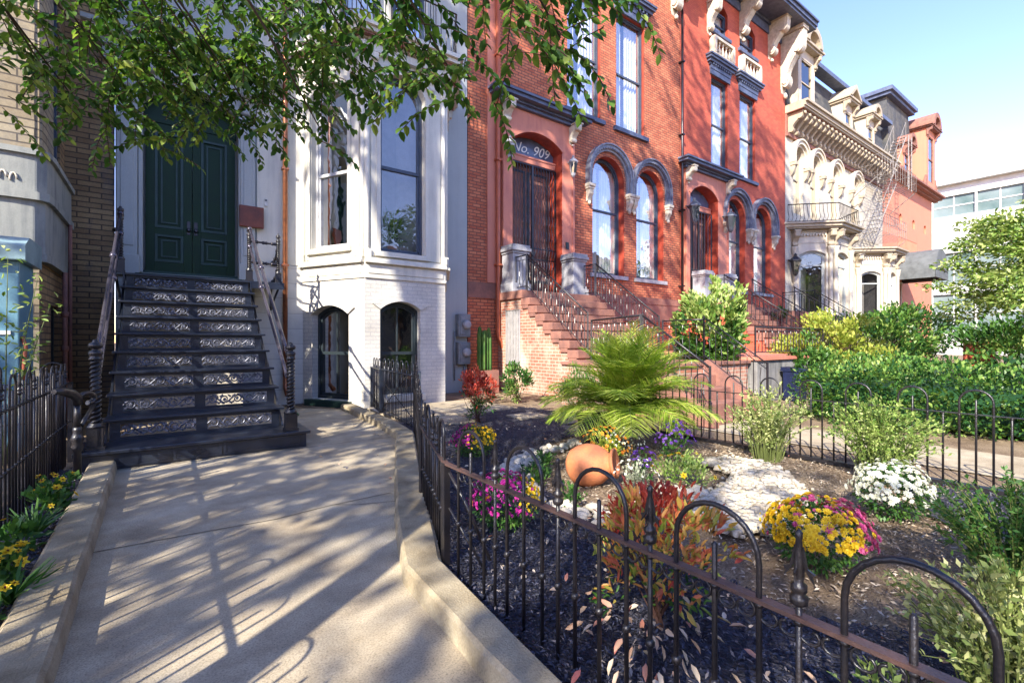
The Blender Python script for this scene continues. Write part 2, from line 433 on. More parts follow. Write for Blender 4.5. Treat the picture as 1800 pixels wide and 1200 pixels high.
plain('sign_wood', (.20, .045, .018), .5, .5, 5, 0, .1, col2=(.08, .02, .012))
plain('bin_blue', (.008, .014, .055), .4, .3, 4, 0, .05)
plain('awning_grey', (.13, .14, .145), .8, .25, 3, 0, .2)
plain('chip_dark', (.022, .024, .042), .75, .5, 4, 0, .2, col2=(.012, .013, .02))
plain('bark', (.13, .085, .06), .9, .4, 8, 0, .6, col2=(.06, .04, .03))
plain('twig', (.09, .035, .02), .8, .4, 8, 0, .2)
plain('twig_green', (.16, .20, .05), .7, .3, 8, 0, .1)
plain('white_wall', (.62, .62, .60), .6, .12, 1.5, 0, .05)
plain('asphalt', (.05, .05, .052), .9, .3, 6, 0, .3)
plain('hose_green', (.02, .16, .09), .4, .2, 5, 0, 0)
plain('lantern_metal', (.14, .16, .20), .4, .3, 6, .3, .1)
plain('candle', (.8, .78, .7), .5, .1, 3, 0, 0)
plain('lettering', (.80, .79, .74), .5, .05, 3, 0, 0)
plain('sign_glass', (.13, .16, .24), .1, .25, 3, 0, 0)
for nm, col, c2 in (('petal_magenta', (.50, .03, .30), (.33, .012, .22)), ('petal_yellow', (.85, .62, .03), (.70, .42, .01)), ('petal_pink', (.75, .16, .34), (.52, .06, .22)),
                ('petal_white', (.85, .85, .78), (.75, .74, .62)), ('petal_purple', (.16, .06, .36), (.10, .03, .26)), ('petal_orange', (.80, .36, .03), (.7, .2, .02)), ('petal_dark', (.12, .01, .02), (.05, .01, .01))):
    leafmat(nm, [tuple(x*.7 for x in c2), c2, col, col, tuple(min(1, x*1.15+.06) for x in col)], .25, .6)
glass('glass'); glass('glass_sky', (.86, .88, .92), 1.05)
glass('glass_house', (.93, .95, .97), .4)
leafmat('leaf_tree', [(.014, .045, .010), (.04, .11, .018), (.10, .19, .03), (.26, .33, .07)], .45, .42)
leafmat('leaf_street', [(.03, .07, .012), (.08, .16, .03), (.2, .28, .06)], .4, .5)
leafmat('leaf_lime', [(.05, .12, .02), (.17, .28, .05), (.36, .44, .13), (.5, .55, .24)], .3, .5)
leafmat('leaf_sage', [(.10, .17, .04), (.27, .34, .10), (.46, .48, .20), (.6, .58, .3)], .3, .5)
leafmat('leaf_dark', [(.008, .03, .012), (.02, .075, .03), (.05, .15, .045)], .3, .4)
leafmat('leaf_hedge', [(.006, .03, .012), (.03, .10, .022), (.12, .24, .04), (.34, .42, .12)], .3, .4)
leafmat('leaf_mid', [(.02, .07, .018), (.06, .16, .03), (.15, .27, .05)], .35, .45)
leafmat('leaf_yellow', [(.10, .18, .02), (.30, .36, .05), (.52, .50, .12)], .35, .5)
leafmat('leaf_palm', [(.08, .18, .02), (.26, .40, .04), (.46, .54, .09), (.64, .66, .18)], .4, .4)
leafmat('leaf_red', [(.26, .02, .02), (.55, .08, .05), (.68, .22, .13)], .4, .45)
leafmat('leaf_nandina', [(.46, .05, .05), (.66, .20, .10), (.58, .34, .08), (.38, .38, .07), (.18, .30, .05)], .4, .42, 1.6)
leafmat('leaf_fallen', [(.40, .12, .10), (.52, .34, .22), (.60, .50, .40), (.35, .25, .10)], .2, .7)
leafmat('leaf_silver', [(.16, .20, .12), (.34, .36, .26), (.50, .50, .40)], .3, .6)
brick('brick_909', (.68, .225, .105), (.50, .12, .055), (.20, .08, .055), .22, .08, .012)
brick('brick_stoop', (.50, .20, .13), (.38, .12, .075), (.46, .36, .28), .2, .075, .012, k=(1, 1), stain=(.62, .54, .42), stain_amt=.75)
brick('brick_deep', (.58, .125, .062), (.47, .085, .05), (.36, .08, .05), .21, .072, .006, bmp=.35)
brick('brick_tan', (.40, .27, .13), (.25, .155, .075), (.10, .07, .045), .30, .085, .010, stain=(.035, .05, .075), stain_amt=.85)
brick('brick_bay_tan', (.40, .34, .23), (.30, .24, .15), (.10, .08, .06), .32, .10, .010, stain=(.12, .12, .12), stain_amt=.7)
brick('brick_white', (.67, .64, .56), (.61, .585, .52), (.50, .49, .46), .21, .075, .008, k=(1, -.6), bmp=.35, stain=(.45, .45, .44), stain_amt=.4)
brick('brick_cream', (.62, .57, .47), (.58, .52, .42), (.48, .44, .36), .21, .08, .006, bmp=.2)
brick('slate', (.085, .088, .09), (.05, .055, .06), (.06, .06, .07), .25, .16, .012, bmp=.5, stain=(.25, .22, .15), stain_amt=.3)
# siding: horizontal laps on the painted wall behind the stair
def siding():
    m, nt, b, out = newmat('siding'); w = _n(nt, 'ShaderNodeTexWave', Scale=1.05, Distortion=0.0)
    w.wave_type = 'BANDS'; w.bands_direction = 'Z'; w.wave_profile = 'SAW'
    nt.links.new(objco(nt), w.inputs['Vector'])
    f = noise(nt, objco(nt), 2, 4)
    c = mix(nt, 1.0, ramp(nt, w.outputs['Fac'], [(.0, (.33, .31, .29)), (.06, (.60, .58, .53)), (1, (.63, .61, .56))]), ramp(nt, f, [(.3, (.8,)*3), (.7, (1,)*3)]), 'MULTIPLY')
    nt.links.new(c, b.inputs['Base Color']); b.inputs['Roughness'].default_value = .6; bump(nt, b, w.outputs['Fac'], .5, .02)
siding()
# concrete of the path: trowelled, stained, with hairline joints
def concrete():
    m, nt, b, out = newmat('concrete'); co = objco(nt)
    f = noise(nt, co, 1.1, 7, .65); f2 = noise(nt, co, 5, 5, .7); f3 = noise(nt, co, 120, 3, .7)
    c = ramp(nt, f, [(.30, (.26, .205, .14)), (.5, (.42, .36, .265)), (.70, (.53, .475, .37))])
    c = mix(nt, 1.0, c, ramp(nt, f2, [(.3, (.78, .76, .74)), (.65, (1.06, 1.05, 1.03))]), 'MULTIPLY')
    c = mix(nt, 1.0, c, ramp(nt, f3, [(.32, (.55, .54, .52)), (.5, (1, 1, 1)), (.68, (1.22, 1.2, 1.16))]), 'MULTIPLY')
    st = noise(nt, co, .55, 3, .5)
    c = mix(nt, ramp(nt, st, [(.52, (0, 0, 0)), (.7, (.5,)*3)]), c, (.34, .235, .12))
    sp = _n(nt, 'ShaderNodeTexVoronoi', Scale=7.0); nt.links.new(co, sp.inputs['Vector'])
    c = mix(nt, ramp(nt, sp.outputs['Distance'], [(.0, (.8,)*3), (.045, (0, 0, 0))]), c, (.07, .06, .05))
    nt.links.new(c, b.inputs['Base Color']); b.inputs['Roughness'].default_value = .88; b.inputs['Specular IOR Level'].default_value = .25
    bump(nt, b, f3, .35, .004)
concrete()
def soil():
    m, nt, b, out = newmat('soil'); co = objco(nt)
    f = noise(nt, co, 1.6, 6, .7); f2 = noise(nt, objco(nt, (1, 2.4, 1)), 38, 5, .75)
    c = ramp(nt, f, [(.3, (.15, .105, .07)), (.5, (.27, .20, .135)), (.7, (.38, .30, .21))])
    c = mix(nt, 1.0, c, ramp(nt, f2, [(.32, (.42, .38, .36)), (.5, (.95, .95, .95)), (.68, (1.5, 1.45, 1.35))]), 'MULTIPLY')
    nt.links.new(c, b.inputs['Base Color']); b.inputs['Roughness'].default_value = .95; b.inputs['Specular IOR Level'].default_value = .15
    bump(nt, b, f2, .9, .02)
soil()
def mulchmat():
    m, nt, b, out = newmat('mulch'); co = objco(nt)
    v = _n(nt, 'ShaderNodeTexVoronoi', Scale=70.0, Randomness=1.0); nt.links.new(objco(nt, (1, .55, 1)), v.inputs['Vector'])
    f = noise(nt, co, 60, 5, .7)
    c = mix(nt, .5, ramp(nt, v.outputs['Color'], [(.2, (.010, .011, .022)), (.8, (.045, .048, .085))]), ramp(nt, f, [(.35, (.008, .008, .014)), (.7, (.08, .07, .08))]))
    nt.links.new(c, b.inputs['Base Color']); b.inputs['Roughness'].default_value = .8
    bump(nt, b, v.outputs['Distance'], 1.0, .02)
mulchmat()
def chips():
    m, nt, b, out = newmat('chips'); g = nt.nodes.new('ShaderNodeNewGeometry')
    c = ramp(nt, g.outputs['Random Per Island'], [(.0, (.006, .007, .014)), (.45, (.018, .021, .042)), (.8, (.04, .046, .08)), (.90, (.085, .085, .12)), (1, (.3, .25, .22))])
    nt.links.new(c, b.inputs['Base Color']); b.inputs['Roughness'].default_value = .6
chips()
def strawmat():
    m, nt, b, out = newmat('straw'); g = nt.nodes.new('ShaderNodeNewGeometry')
    c = ramp(nt, g.outputs['Random Per Island'], [(.0, (.10, .07, .05)), (.4, (.26, .19, .13)), (.8, (.42, .34, .25)), (1, (.6, .52, .42))])
    nt.links.new(c, b.inputs['Base Color']); b.inputs['Roughness'].default_value = .85
strawmat()
# ---------------------------------------------------------------- world, sun, camera
SUN_AZ, SUN_EL = R(30), R(34)          # light travels towards (+x, +y*tan 23)
w = bpy.data.worlds.new('World'); SC.world = w; w.use_nodes = True; nt = w.node_tree
sky = nt.nodes.new('ShaderNodeTexSky'); sky.sky_type = 'NISHITA'; sky.sun_disc = False
sky.sun_elevation = SUN_EL; sky.sun_rotation = math.atan2(-math.cos(SUN_AZ), -math.sin(SUN_AZ)); sky.air_density = 1.0; sky.dust_density = .25; sky.ozone_density = 3.0; sky.altitude = 1200
bg = nt.nodes['Background']; bg.inputs[1].default_value = .15; tint = nt.nodes.new('ShaderNodeMix'); tint.data_type = 'RGBA'; tint.blend_type = 'MULTIPLY'; tint.inputs[0].default_value = 1; tint.inputs[7].default_value = (1.36, .96, .87, 1)
nt.links.new(sky.outputs[0], tint.inputs[6]); hs = nt.nodes.new('ShaderNodeHueSaturation'); hs.inputs['Saturation'].default_value = 1.34; hs.inputs['Value'].default_value = .95; nt.links.new(tint.outputs[2], hs.inputs['Color']); nt.links.new(hs.outputs[0], bg.inputs[0])
sl = bpy.data.lights.new('sun', 'SUN'); sl.energy = 2.8; sl.angle = R(.5); sl.color = (1, .93, .80)
so = bpy.data.objects.new('sun', sl); COL.objects.link(so)
sund = Vector((math.cos(SUN_AZ)*math.cos(SUN_EL), math.sin(SUN_AZ)*math.cos(SUN_EL), -math.sin(SUN_EL)))
so.rotation_euler = sund.to_track_quat('-Z', 'Y').to_euler()
cam = bpy.data.cameras.new('camera'); cam.lens = 834/1800*36; cam.sensor_width = 36; cam.clip_start = .03; cam.clip_end = 2000
co_ = bpy.data.objects.new('camera', cam); COL.objects.link(co_); co_.location = (0, 0, EYE); co_.rotation_euler = (R(90), 0, -TH); SC.camera = co_
SC.view_settings.view_transform = 'Standard'; SC.view_settings.look = 'None'; SC.view_settings.exposure = 2.22; SC.view_settings.gamma = 1
SC.cycles.max_bounces = 6; SC.cycles.transparent_max_bounces = 12; SC.cycles.diffuse_bounces = 4; SC.cycles.glossy_bounces = 3; SC.cycles.caustics_reflective = False; SC.cycles.caustics_refractive = False
# ---------------------------------------------------------------- ground, path, kerbs
def sheet(name, poly, z, mat, kind='structure'):
    m = MB(); m.face([(x, y, z) for x, y in poly]); o = m.build(name, mat, origin=(poly[0][0], poly[0][1], z)); return tag(o, kind=kind)
def tess(poly, n):
    out = []
    for a, b in zip(poly, poly[1:]+poly[:1]):
        for i in range(n): out.append((a[0]+(b[0]-a[0])*i/n, a[1]+(b[1]-a[1])*i/n))
    return out
sheet('ground', [(-300, -300), (600, -300), (600, 500), (-300, 500)], -.012, 'soil')
sheet('street', [(-300, -60), (600, -60), (600, -7), (-300, -7)], -.004, 'asphalt')
sheet('pavement', [(-300, -6.9), (600, -6.9), (600, -2.6), (-300, -2.6)], .0, 'concrete')
KL = [(-.34, -2.6), (-.34, 2.4), (-.36, 4.6), (-.39, 6.2)]
KR = [(.90, -2.6), (.93, .6), (.96, 1.5), (1.0, 2.3), (1.30, 3.15), (1.72, 4.17), (2.38, 5.75), (2.50, 6.6), (2.62, 8.9)]
m = MB(); m.face([(x, y, .004) for x, y in KL] + [(-.39, 9.6, .004), (1.95, 9.6, .004)] + [(x, y, .004) for x, y in KR[::-1]])
tag(m.build('path', 'concrete', origin=(0, 0, .004)), kind='structure')
m = MB()   # joints and cracks, thin dark grooves lying on the slab
def groove(pts, w=.004):
    for a, b in zip(pts, pts[1:]):
        dx, dy = b[0]-a[0], b[1]-a[1]; l = math.hypot(dx, dy); nx, ny = -dy/l*w, dx/l*w
        m.face([(a[0]-nx, a[1]-ny, .008), (b[0]-nx, b[1]-ny, .008), (b[0]+nx, b[1]+ny, .008), (a[0]+nx, a[1]+ny, .008)])
groove([(-.35, 3.72), (.1, 3.70), (.62, 3.66), (1.0, 3.72), (1.5, 3.74)]); groove([(-.37, 5.95), (2.42, 5.93)], .005)
groove([(1.05, 3.72), (1.18, 3.62), (1.3, 3.58), (1.46, 3.52)], .003); groove([(-.34, 1.3), (.93, 1.28)], .005)
plain('groove', (.045, .038, .03), .95, .2, 8, 0, 0)
tag(m.build('path_joints', 'groove', origin=(0, 3.7, .004)), kind='structure')
def kerb(name, inner, wdt, h=.1, side=1):
    m = MB(); pts = [Vector((x, y)) for x, y in inner]
    # refine
    q = []
    for a, b in zip(pts, pts[1:]):
        k = max(1, int((b-a).length/.25)); q += [a + (b-a)*i/k for i in range(k)]
    q.append(pts[-1]); cross = []
    for i, p in enumerate(q):
        t = (q[min(i+1, len(q)-1)] - q[max(i-1, 0)]).normalized(); nn = Vector((t.y, -t.x))*side
        j = rnd.uniform(-.006, .006); ww = wdt(p.y) if callable(wdt) else wdt
        c = [(p+nn*(-.012+j), -.02), (p+nn*j, h-.018+rnd.uniform(-.004, .004)), (p+nn*(.016+j), h+rnd.uniform(-.002, .002)), (p+nn*(ww-.02), h+rnd.uniform(-.003, .003)), (p+nn*ww, h-.02), (p+nn*(ww+.005), -.03)]
        cross.append([m.pt((v.x, v.y, z)) for v, z in c])
    for A, B in zip(cross, cross[1:]):
        for k in range(5): m.f.append([A[k], A[k+1], B[k+1], B[k]]); m.mi.append(0); m.sm.append(False)
    m.f.append(cross[0]); m.f.append(cross[-1][::-1]); m.mi += [0, 0]; m.sm += [False, False]
    return tag(m.build(name, 'concrete_kerb', origin=(inner[0][0], inner[0][1], 0)), kind='structure')
kerb('kerb', KL, .20, .10, -1); kerb('kerb', KR, lambda y: .15 if y < 1.2 else min(.15+(y-1.2)*.04, .22), .10, 1)
def lumpy(name, poly, z0, amp, mat, step=.06, kind='structure', edge=.15):
    """uneven sheet inside a polygon with ragged edges"""
    xs = [p[0] for p in poly]; ys = [p[1] for p in poly]
    def ins(x, y):
        c = False; n = len(poly)
        for i in range(n):
            (x1, y1), (x2, y2) = poly[i], poly[(i+1) % n]
            if (y1 > y) != (y2 > y) and x < (x2-x1)*(y-y1)/(y2-y1)+x1: c = not c
        return c
    from mathutils import noise as mn
    nx = int((max(xs)-min(xs))/step)+1; ny = int((max(ys)-min(ys))/step)+1; V = []; idx = {}; F = []
    for i in range(nx+1):
        for j in range(ny+1):
            x, y = min(xs)+i*step, min(ys)+j*step
            wx = x + edge*mn.noise(Vector((x*4, y*4, 1))); wy = y + edge*mn.noise(Vector((x*4, y*4, 9)))
            if ins(wx, wy): idx[(i, j)] = len(V); V.append((x, y, z0 + amp*mn.noise(Vector((x*3, y*3, 0))) + amp*.6*mn.noise(Vector((x*14, y*14, 5)))))
    for (i, j) in idx:
        q = [(i, j), (i+1, j), (i+1, j+1), (i, j+1)]
        if all(k in idx for k in q): F.append([idx[k] for k in q])
    return npmesh(name, V, F, mat, origin=(xs[0], ys[0], z0), smooth=True, kind=kind), ins
MUL = [(1.1, -2.5), (1.15, 2.2), (1.55, 3.2), (2.6, 5.85), (2.85, 6.9), (3.7, 6.7), (5.4, 7.2), (5.9, 6.0), (4.3, 4.6), (3.4, 3.9), (2.6, 3.3), (2.4, 2.5), (2.6, 1.9), (2.35, 1.4), (2.3, .9), (2.8, .3), (3.6, .45), (5.3, 1.5), (5.4, .6), (5.4, -2.5)]
_, inM = lumpy('mulch_bed', MUL, .012, .016, 'mulch', .05)
ML = [(-.55, -2), (-.55, 6.1), (-.95, 6.2), (-.95, -2)]
_, inL = lumpy('mulch_bed', ML, .02, .012, 'mulch', .05, edge=.02)
def scatter(name, ins, n, box, size, mat, zz, near=None, tilt=.5, asp=.24):
    P = []
    while len(P) < n:
        x, y = rnd.uniform(box[0], box[1]), rnd.uniform(box[2], box[3])
        if near and rnd.random() > near/(x*x+y*y+.3): continue
        if ins(x, y): P.append((x, y, zz + rnd.uniform(0, .02)))
    P = np.array(P); d = NR.normal(size=(n, 3)); d[:, 2] *= tilt*.6
    s = size*(.5+NR.rand(n)); return leaves(name, P, d, s, s*asp*(.6+NR.rand(n)), mat, nrm=None, jit=.5, kind='stuff', origin=tuple(P[0]))
tag(scatter('mulch_chips', inM, 60000, (1.1, 5.6, -.6, 7.2), .024, 'chips', .022, near=7), 'dark blue-black shredded mulch chips covering the flower bed behind the fence', 'mulch')
tag(scatter('mulch_chips', inL, 6000, (-1, -.5, 1.5, 6.2), .03, 'chips', .028), 'dark mulch chips in the strip left of the path', 'mulch')
SO = [(2.4, 0), (2.3, 1.4), (2.6, 3.3), (4.3, 4.6), (5.4, 5), (5.4, -1), (3, -1)]
def inS(x, y):
    return 2.35 < x < 5.4 and -1.2 < y < 5.5 and not inM(x, y)
tag(scatter('soil_litter', inS, 16000, (2.3, 5.4, -.6, 5.2), .03, 'straw', .0, tilt=.4, asp=.22), 'pale dry straw and soil crumbs in the sunny middle of the bed', 'soil litter')
# neighbour's path beyond the right fence, slab by the bay
sheet('path', [(6.2, -2.6), (7.4, -2.6), (7.5, 4.2), (6.2, 4.2)], .002, 'concrete')
m = MB(); m.box(3.0, 5.25, 7.05, 8.6, -.02, .03); m.box(3.3, 3.9, 6.2, 6.9, -.02, .035); m.box(4.55, 5.1, 5.95, 6.4, -.01, .04)
tag(m.build('paving', 'concrete', origin=(3, 7, 0), bevel=.01), kind='structure')
# ------------------------------------------ picture point -> place on a real plane
def ray(px, py):
    t = (px-900)/834.; return (sT+t*cT, cT-t*sT, (600-py)/834.)
def at(px, py, Y):
    d = ray(px, py); k = Y/d[1]; return (d[0]*k, Y, EYE+d[2]*k)
def atx(px, py, x):
    d = ray(px, py); k = x/d[0]; return (x, d[1]*k, EYE+d[2]*k)
def gnd(px, py, z=0):
    d = ray(px, py); k = (z-EYE)/d[2]; return (d[0]*k, d[1]*k, z)
def onf(px, py, ox, oy, ang):
    d = ray(px, py); c, s = math.cos(ang), math.sin(ang)
    # (k d0, k d1) = (ox + u c, oy + u s)
    k = (ox*s-oy*c)/(d[0]*s-d[1]*c); u = (k*d[0]-ox)*c+(k*d[1]-oy)*s
    return u, EYE+d[2]*k
YW = 10.2
# ================================================================= HOUSE WITH THE BAY
H = thing('town_house', 'white painted row house with a bay window and a dark green double door', 'house', (2.2, YW, 0))
TW = frame(0, YW)
dx0, dx1, dz0 = -.30, 1.11, 2.42
m = MB(TW); wall(m, 1.40, 6.08, 0, 13, [], .3); m.box(-.66, 6.08, .31, 6, 0, 13.2); m.build('side_wall', 'grey_paint', H)
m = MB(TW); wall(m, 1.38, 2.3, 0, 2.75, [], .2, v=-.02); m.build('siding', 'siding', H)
m = MB(TW); wall(m, -.66, 1.40, 0, 13, [(dx0, dx1, dz0, 5.75, .35), (-.05, .9, 7.6, 10.2, .2)], .32); m.build('wall', 'grey_paint', H)
m = MB(TW); m.box(1.42, 2.26, -.03, .2, 2.76, 12.8); m.build('wall', 'white_paint', H)
# pilasters and head of the doorway
m = MB(TW)
for a, b in ((-.64, -.37), (1.14, 1.38)):
    m.box(a, b, -.08, 0, 2.36, 5.4); m.box(a-.03, b+.03, -.11, 0, 2.36, 2.7); m.box(a-.03, b+.03, -.11, 0, 5.25, 5.45)
    m.box(a+.05, b-.05, -.095, -.07, 2.85, 5.1)
for a in (dx0-.06, dx1): m.box(a, a+.06, -.04, .1, dz0, 5.4)
cornice(m, -.7, 1.45, 5.85, [(.12, .2), (.2, .1), (.3, .12), (.36, .08)])
for u in (-.5, 1.25): bracket(m, u, .16, 5.95, .5, .28)
m.build('door_surround', 'grey_paint', H, bevel=.008)
mid = (dx0+dx1)/2
for a, b in ((dx0+.03, mid-.004), (mid+.004, dx1-.03)):
    m = MB(TW); v = .22; w_ = b-a
    for (p0, p1, q0, q1) in ((a, a+.13, dz0+.06, 5.1), (b-.13, b, dz0+.06, 5.1), (a+.13, b-.13, dz0+.06, dz0+.24), (a+.13, b-.13, dz0+.72, dz0+.84), (a+.13, b-.13, 4.95, 5.1)):
        m.box(p0, p1, v, v+.05, q0, q1)
    m.box(a+.1, b-.1, v+.025, v+.04, dz0+.1, 5.0)
    for q0, q1 in ((dz0+.24, dz0+.72), (dz0+.84, 4.95)):
        a1, b1 = a+.13, b-.13
        m.band([(a1+.04, q0+.04), (b1-.04, q0+.04), (b1-.04, q1-.04), (a1+.04, q1-.04)], [(a1, q0), (b1, q0), (b1, q1), (a1, q1)], v-.012, v+.03, 1, closed=True)
        m.band([(a1+.11, q0+.11), (b1-.11, q0+.11), (b1-.11, q1-.11), (a1+.11, q1-.11)], [(a1+.085, q0+.085), (b1-.085, q0+.085), (b1-.085, q1-.085), (a1+.085, q1-.085)], v+.005, v+.03, 1, closed=True)
    d = m.build('door', ['door_green', 'door_edge'], H, bevel=.004)
    h = MB(TW); hx = b-.05 if a < mid-.3 else a+.05
    h.box(hx-.025, hx+.025, v-.015, v, 3.18, 3.42); h.lathe([(.012, 0), (.03, .02), (.035, .045), (.02, .065)], (hx, v-.015, 3.26), 10, axis=(0, -1, 0)); h.build('handle', 'iron_worn', d)
m = MB(TW); m.box(dx0, dx1, .1, .34, dz0-.02, dz0+.055); m.box(dx0-.1, dx1+.1, -.12, .1, dz0-.1, dz0-.02); m.build('door_sill', 'door_edge', H)
m = MB(TW); m.box(dx0+.02, dx1-.02, .2, .28, 5.1, 5.2); m.box(dx0, dx1, .3, .34, 5.1, 5.8); m.build('transom', 'door_green', H)
m = MB(TW); wall_bits = m
m.box(dx0, dx1, .33, .4, dz0, 5.7); m.build('backing', 'interior', H)
window(H, TW, (-.05, .9, 7.6, 10.2, .2), .15, .06, 'frame_blue', 8.9)
# copper downspout
px_ = at(501, 400, YW-.08)[0]
m = MB(); m.tube([(px_, YW-.1, .55), (px_, YW-.1, 11.5)], .045, 8)
for z in (2.72, 4.6, 6.6): m.box(px_-.06, px_+.06, YW-.15, YW-.02, z, z+.04)
m.tube([(px_, YW-.1, .56), (px_, YW-.12, .35), (px_+.02, YW-.22, .2)], .045, 8)
m.build('downspout', 'copper', H)
# ----------------------------- bay
AL = R(-62); BL = 1.642; LO = (2.23, 10.2)
FO = (3.0, 8.75); FW = 1.69; RO = (4.69, 8.75)
TL = frame(*LO, AL); TF = frame(*FO, 0); TR = frame(*RO, R(62))
def fz(px, py): return onf(px, py, LO[0], LO[1], AL)
uL0 = fz(549, 600)[0]; uL1 = fz(613, 600)[0]
lowL = (uL0, uL1, .12, fz(585, 537)[1], .17); upL = (uL0-.02, uL1+.0, fz(580, 436)[1], 6.25, .22)
lowF = (.30, 1.13, .22, 2.02, .16); upF = (.30, 1.22, 2.96, 6.42, .34)
for T, W_, lo, up, kk in ((TL, BL, lowL, upL, 1), (TF, FW, lowF, upF, 0), (TR, BL, None, (.4, 1.2, 2.96, 6.3, .2), 2)):
    m = MB(T); wall(m, 0, W_, 0, 2.44, [lo] if lo else [], .24); m.build('bay_base', 'brick_white', H)
    m = MB(T); wall(m, 0, W_, 2.5, 6.8, [up], .22)
    m.build('bay_wall', 'white_paint', H)
    m = MB(T)                                   # ledge with its panel and the mouldings
    m.box(0, W_, -.03, .1, 2.44, 2.50); m.box(-.0, W_, -.015, .1, 2.5, 2.72); m.box(.06, W_-.06, -.03, -.01, 2.53, 2.70); m.box(0, W_, -.10, .1, 2.72, 2.77); m.box(0, W_, -.07, .1, 2.77, 2.82)
    # corner colonnettes
    for u in (.05, W_-.05):
        m.tube([(u, -.0, 2.82), (u, -.0, 6.3)], .05, 10); m.box(u-.06, u+.06, -.07, .05, 2.82, 2.98); m.lathe([(.05, 0), (.07, .05), (.085, .2), (.10, .26)], (u, 0, 6.22), 10)
    for u0, u1 in ((.12, up[0]-.06), (up[1]+.06, W_-.12)):
        if u1-u0 > .05: m.box(u0, u1, -.02, 0, 2.86, 6.2)
    # raised surround of the window with a moulded head
    c0 = contour(up, -.085); c1 = contour(up, -.004); m.band(c1, c0, -.045, 0.02)
    c2 = contour(up, -.15); m.band(c0[1:-1], c2[1:-1], -.08, 0)
    m.box(up[0]-.1, up[1]+.1, -.07, .2, up[2]-.1, up[2]-.004)
    for u in (up[0]-.14, up[1]+.14): bracket(m, u, .1, 6.62, .34, .17)
    m.build('mouldings', 'white_paint', H, bevel=.005)
    m = MB(T); m.box(-.1, W_+.1, -.1, .1, 6.66, 6.80); m.build('frieze', 'white_paint', H)
    if lo:
        m = MB(T); c0 = contour(lo, -.16); c1 = contour(lo, -.004); m.band(c1[1:-1], c0[1:-1], -.04, .02)
        m.box(lo[0]-.16, lo[0]+.03, -.045, .02, lo[3]-lo[4]-.13, lo[3]-lo[4]-.02) if False else None
        m.build('arch_band', 'brick_white', H, bevel=.01)
        s = MB(T); s.box(lo[0]-.12, lo[1]+.08, -.10, .24, lo[2]-.13, lo[2]-.005); s.build('window_sill', 'door_edge' if kk else 'white_paint', H, bevel=.01)
        window(H, T, lo, .17, .055, 'frame_dark', 1.02, mull=1, depth=.8, dark='interior')
    window(H, T, up, .15, .05, 'frame_white' if kk == 1 else 'frame_blue', 4.62 if kk == 0 else 4.55, depth=1.0, curtain=[(up[0], up[1], up[2], 4.6)] if kk == 1 else ([(up[0], up[0]+.16, up[2], 4.6)] if kk == 0 else None), dark='interior_light', sash='frame_white' if kk == 1 else 'frame_blue', pane='glass_sky')
# bay roof, cornice and balcony rail on top
def ringpoly(e):   # outline of the bay pushed out by e
    return [(2.23-e*.95, 10.2), (3.0-e*.62, 8.75-e), (4.69+e*.62, 8.75-e), (5.46+e*.95, 10.2)]
m = MB()
for e, z0, z1 in ((.06, 6.8, 6.84), (.14, 6.84, 6.9), (.3, 6.9, 6.98), (.36, 6.98, 7.06)): m.prism(ringpoly(e), z0, z1-.001, 'z')
m.build('bay_cornice', 'white_paint', H)
m = MB(); m.prism(ringpoly(.24), 6.86, 6.9, 'z'); m.build('soffit', 'brownstone', H)
m = MB(TF)
for k in range(11): bracket(m, .05+k*.16, .05, 6.86, .14, .16)
m.build('dentils', 'cream_trim', H)
m = MB(); P_ = ringpoly(.22)
for a, b in zip(P_, P_[1:]):
    L_ = math.hypot(b[0]-a[0], b[1]-a[1]); n_ = int(L_/.11)
    for z in (7.12, 7.95): m.bar((a[0], a[1], z), (b[0], b[1], z), .03)
    for i in range(n_+1):
        x, y = a[0]+(b[0]-a[0])*i/n_, a[1]+(b[1]-a[1])*i/n_; m.bar((x, y, 7.12), (x, y, 7.95), .014)
m.build('balcony_railing', 'iron', H)
m = MB(TW); m.box(2.7, 5.0, -.02, .02, 7.1, 12.6); m.build('upper_wall', 'white_paint', H)
for u in (3.0, 4.1): window(H, frame(0, YW-.24), (u, u+.75, 7.5, 10.1, .2), .15, .05, 'frame_blue', 8.8)
cm = MB(TW); cornice(cm, -.66, 6.05, 12.4, [(.1, .3), (.3, .15), (.55, .25), (.6, .1)], ret=False); cm.build('roof_cornice', 'white_paint', H)
# meters on the side wall by the party line
for i, (z0, z1) in enumerate(((1.02, 1.56), (.42, .96))):
    zc = z0 + .3
    t = thing('electric_meter', ['upper of the two grey electric meters on the white wall beside the brick house', 'lower of the two grey electric meters, with its pipe into the ground'][i], 'electric meter', (5.95, YW-.1, z0), 'grey electric meters')
    x0 = at(804, 600, YW-.1)[0]; x1 = at(825, 600, YW-.1)[0]
    zt = at(815, 552 if i == 0 else 601, YW-.1)[2]; zb = at(815, 592 if i == 0 else 640, YW-.1)[2]
    b = MB(); b.box(x0, x1, YW-.16, YW-.001, zb, zt); b.box(x0+.04, x1-.04, YW-.18, YW-.16, zb+.05, zt-.05); b.build('box', 'meter_grey', t, bevel=.01)
    c = MB(); c.lathe([(.11, 0), (.11, .05), (.095, .09), (.05, .11)], ((x0+x1)/2+.03, YW-.18, (zb+zt)/2+.02), 16, axis=(0, -1, 0)); c.build('dial', 'grey_stone', t)
    if i == 1:
        c = MB()
        c.tube([((x0+x1)/2+.05, YW-.06, zb), ((x0+x1)/2+.05, YW-.06, 0)], .035, 8); c.tube([(x0-.05, YW-.05, .3), (x0-.05, YW-.05, 1.5)], .02, 6)
        c.build('conduit', 'meter_grey', t)
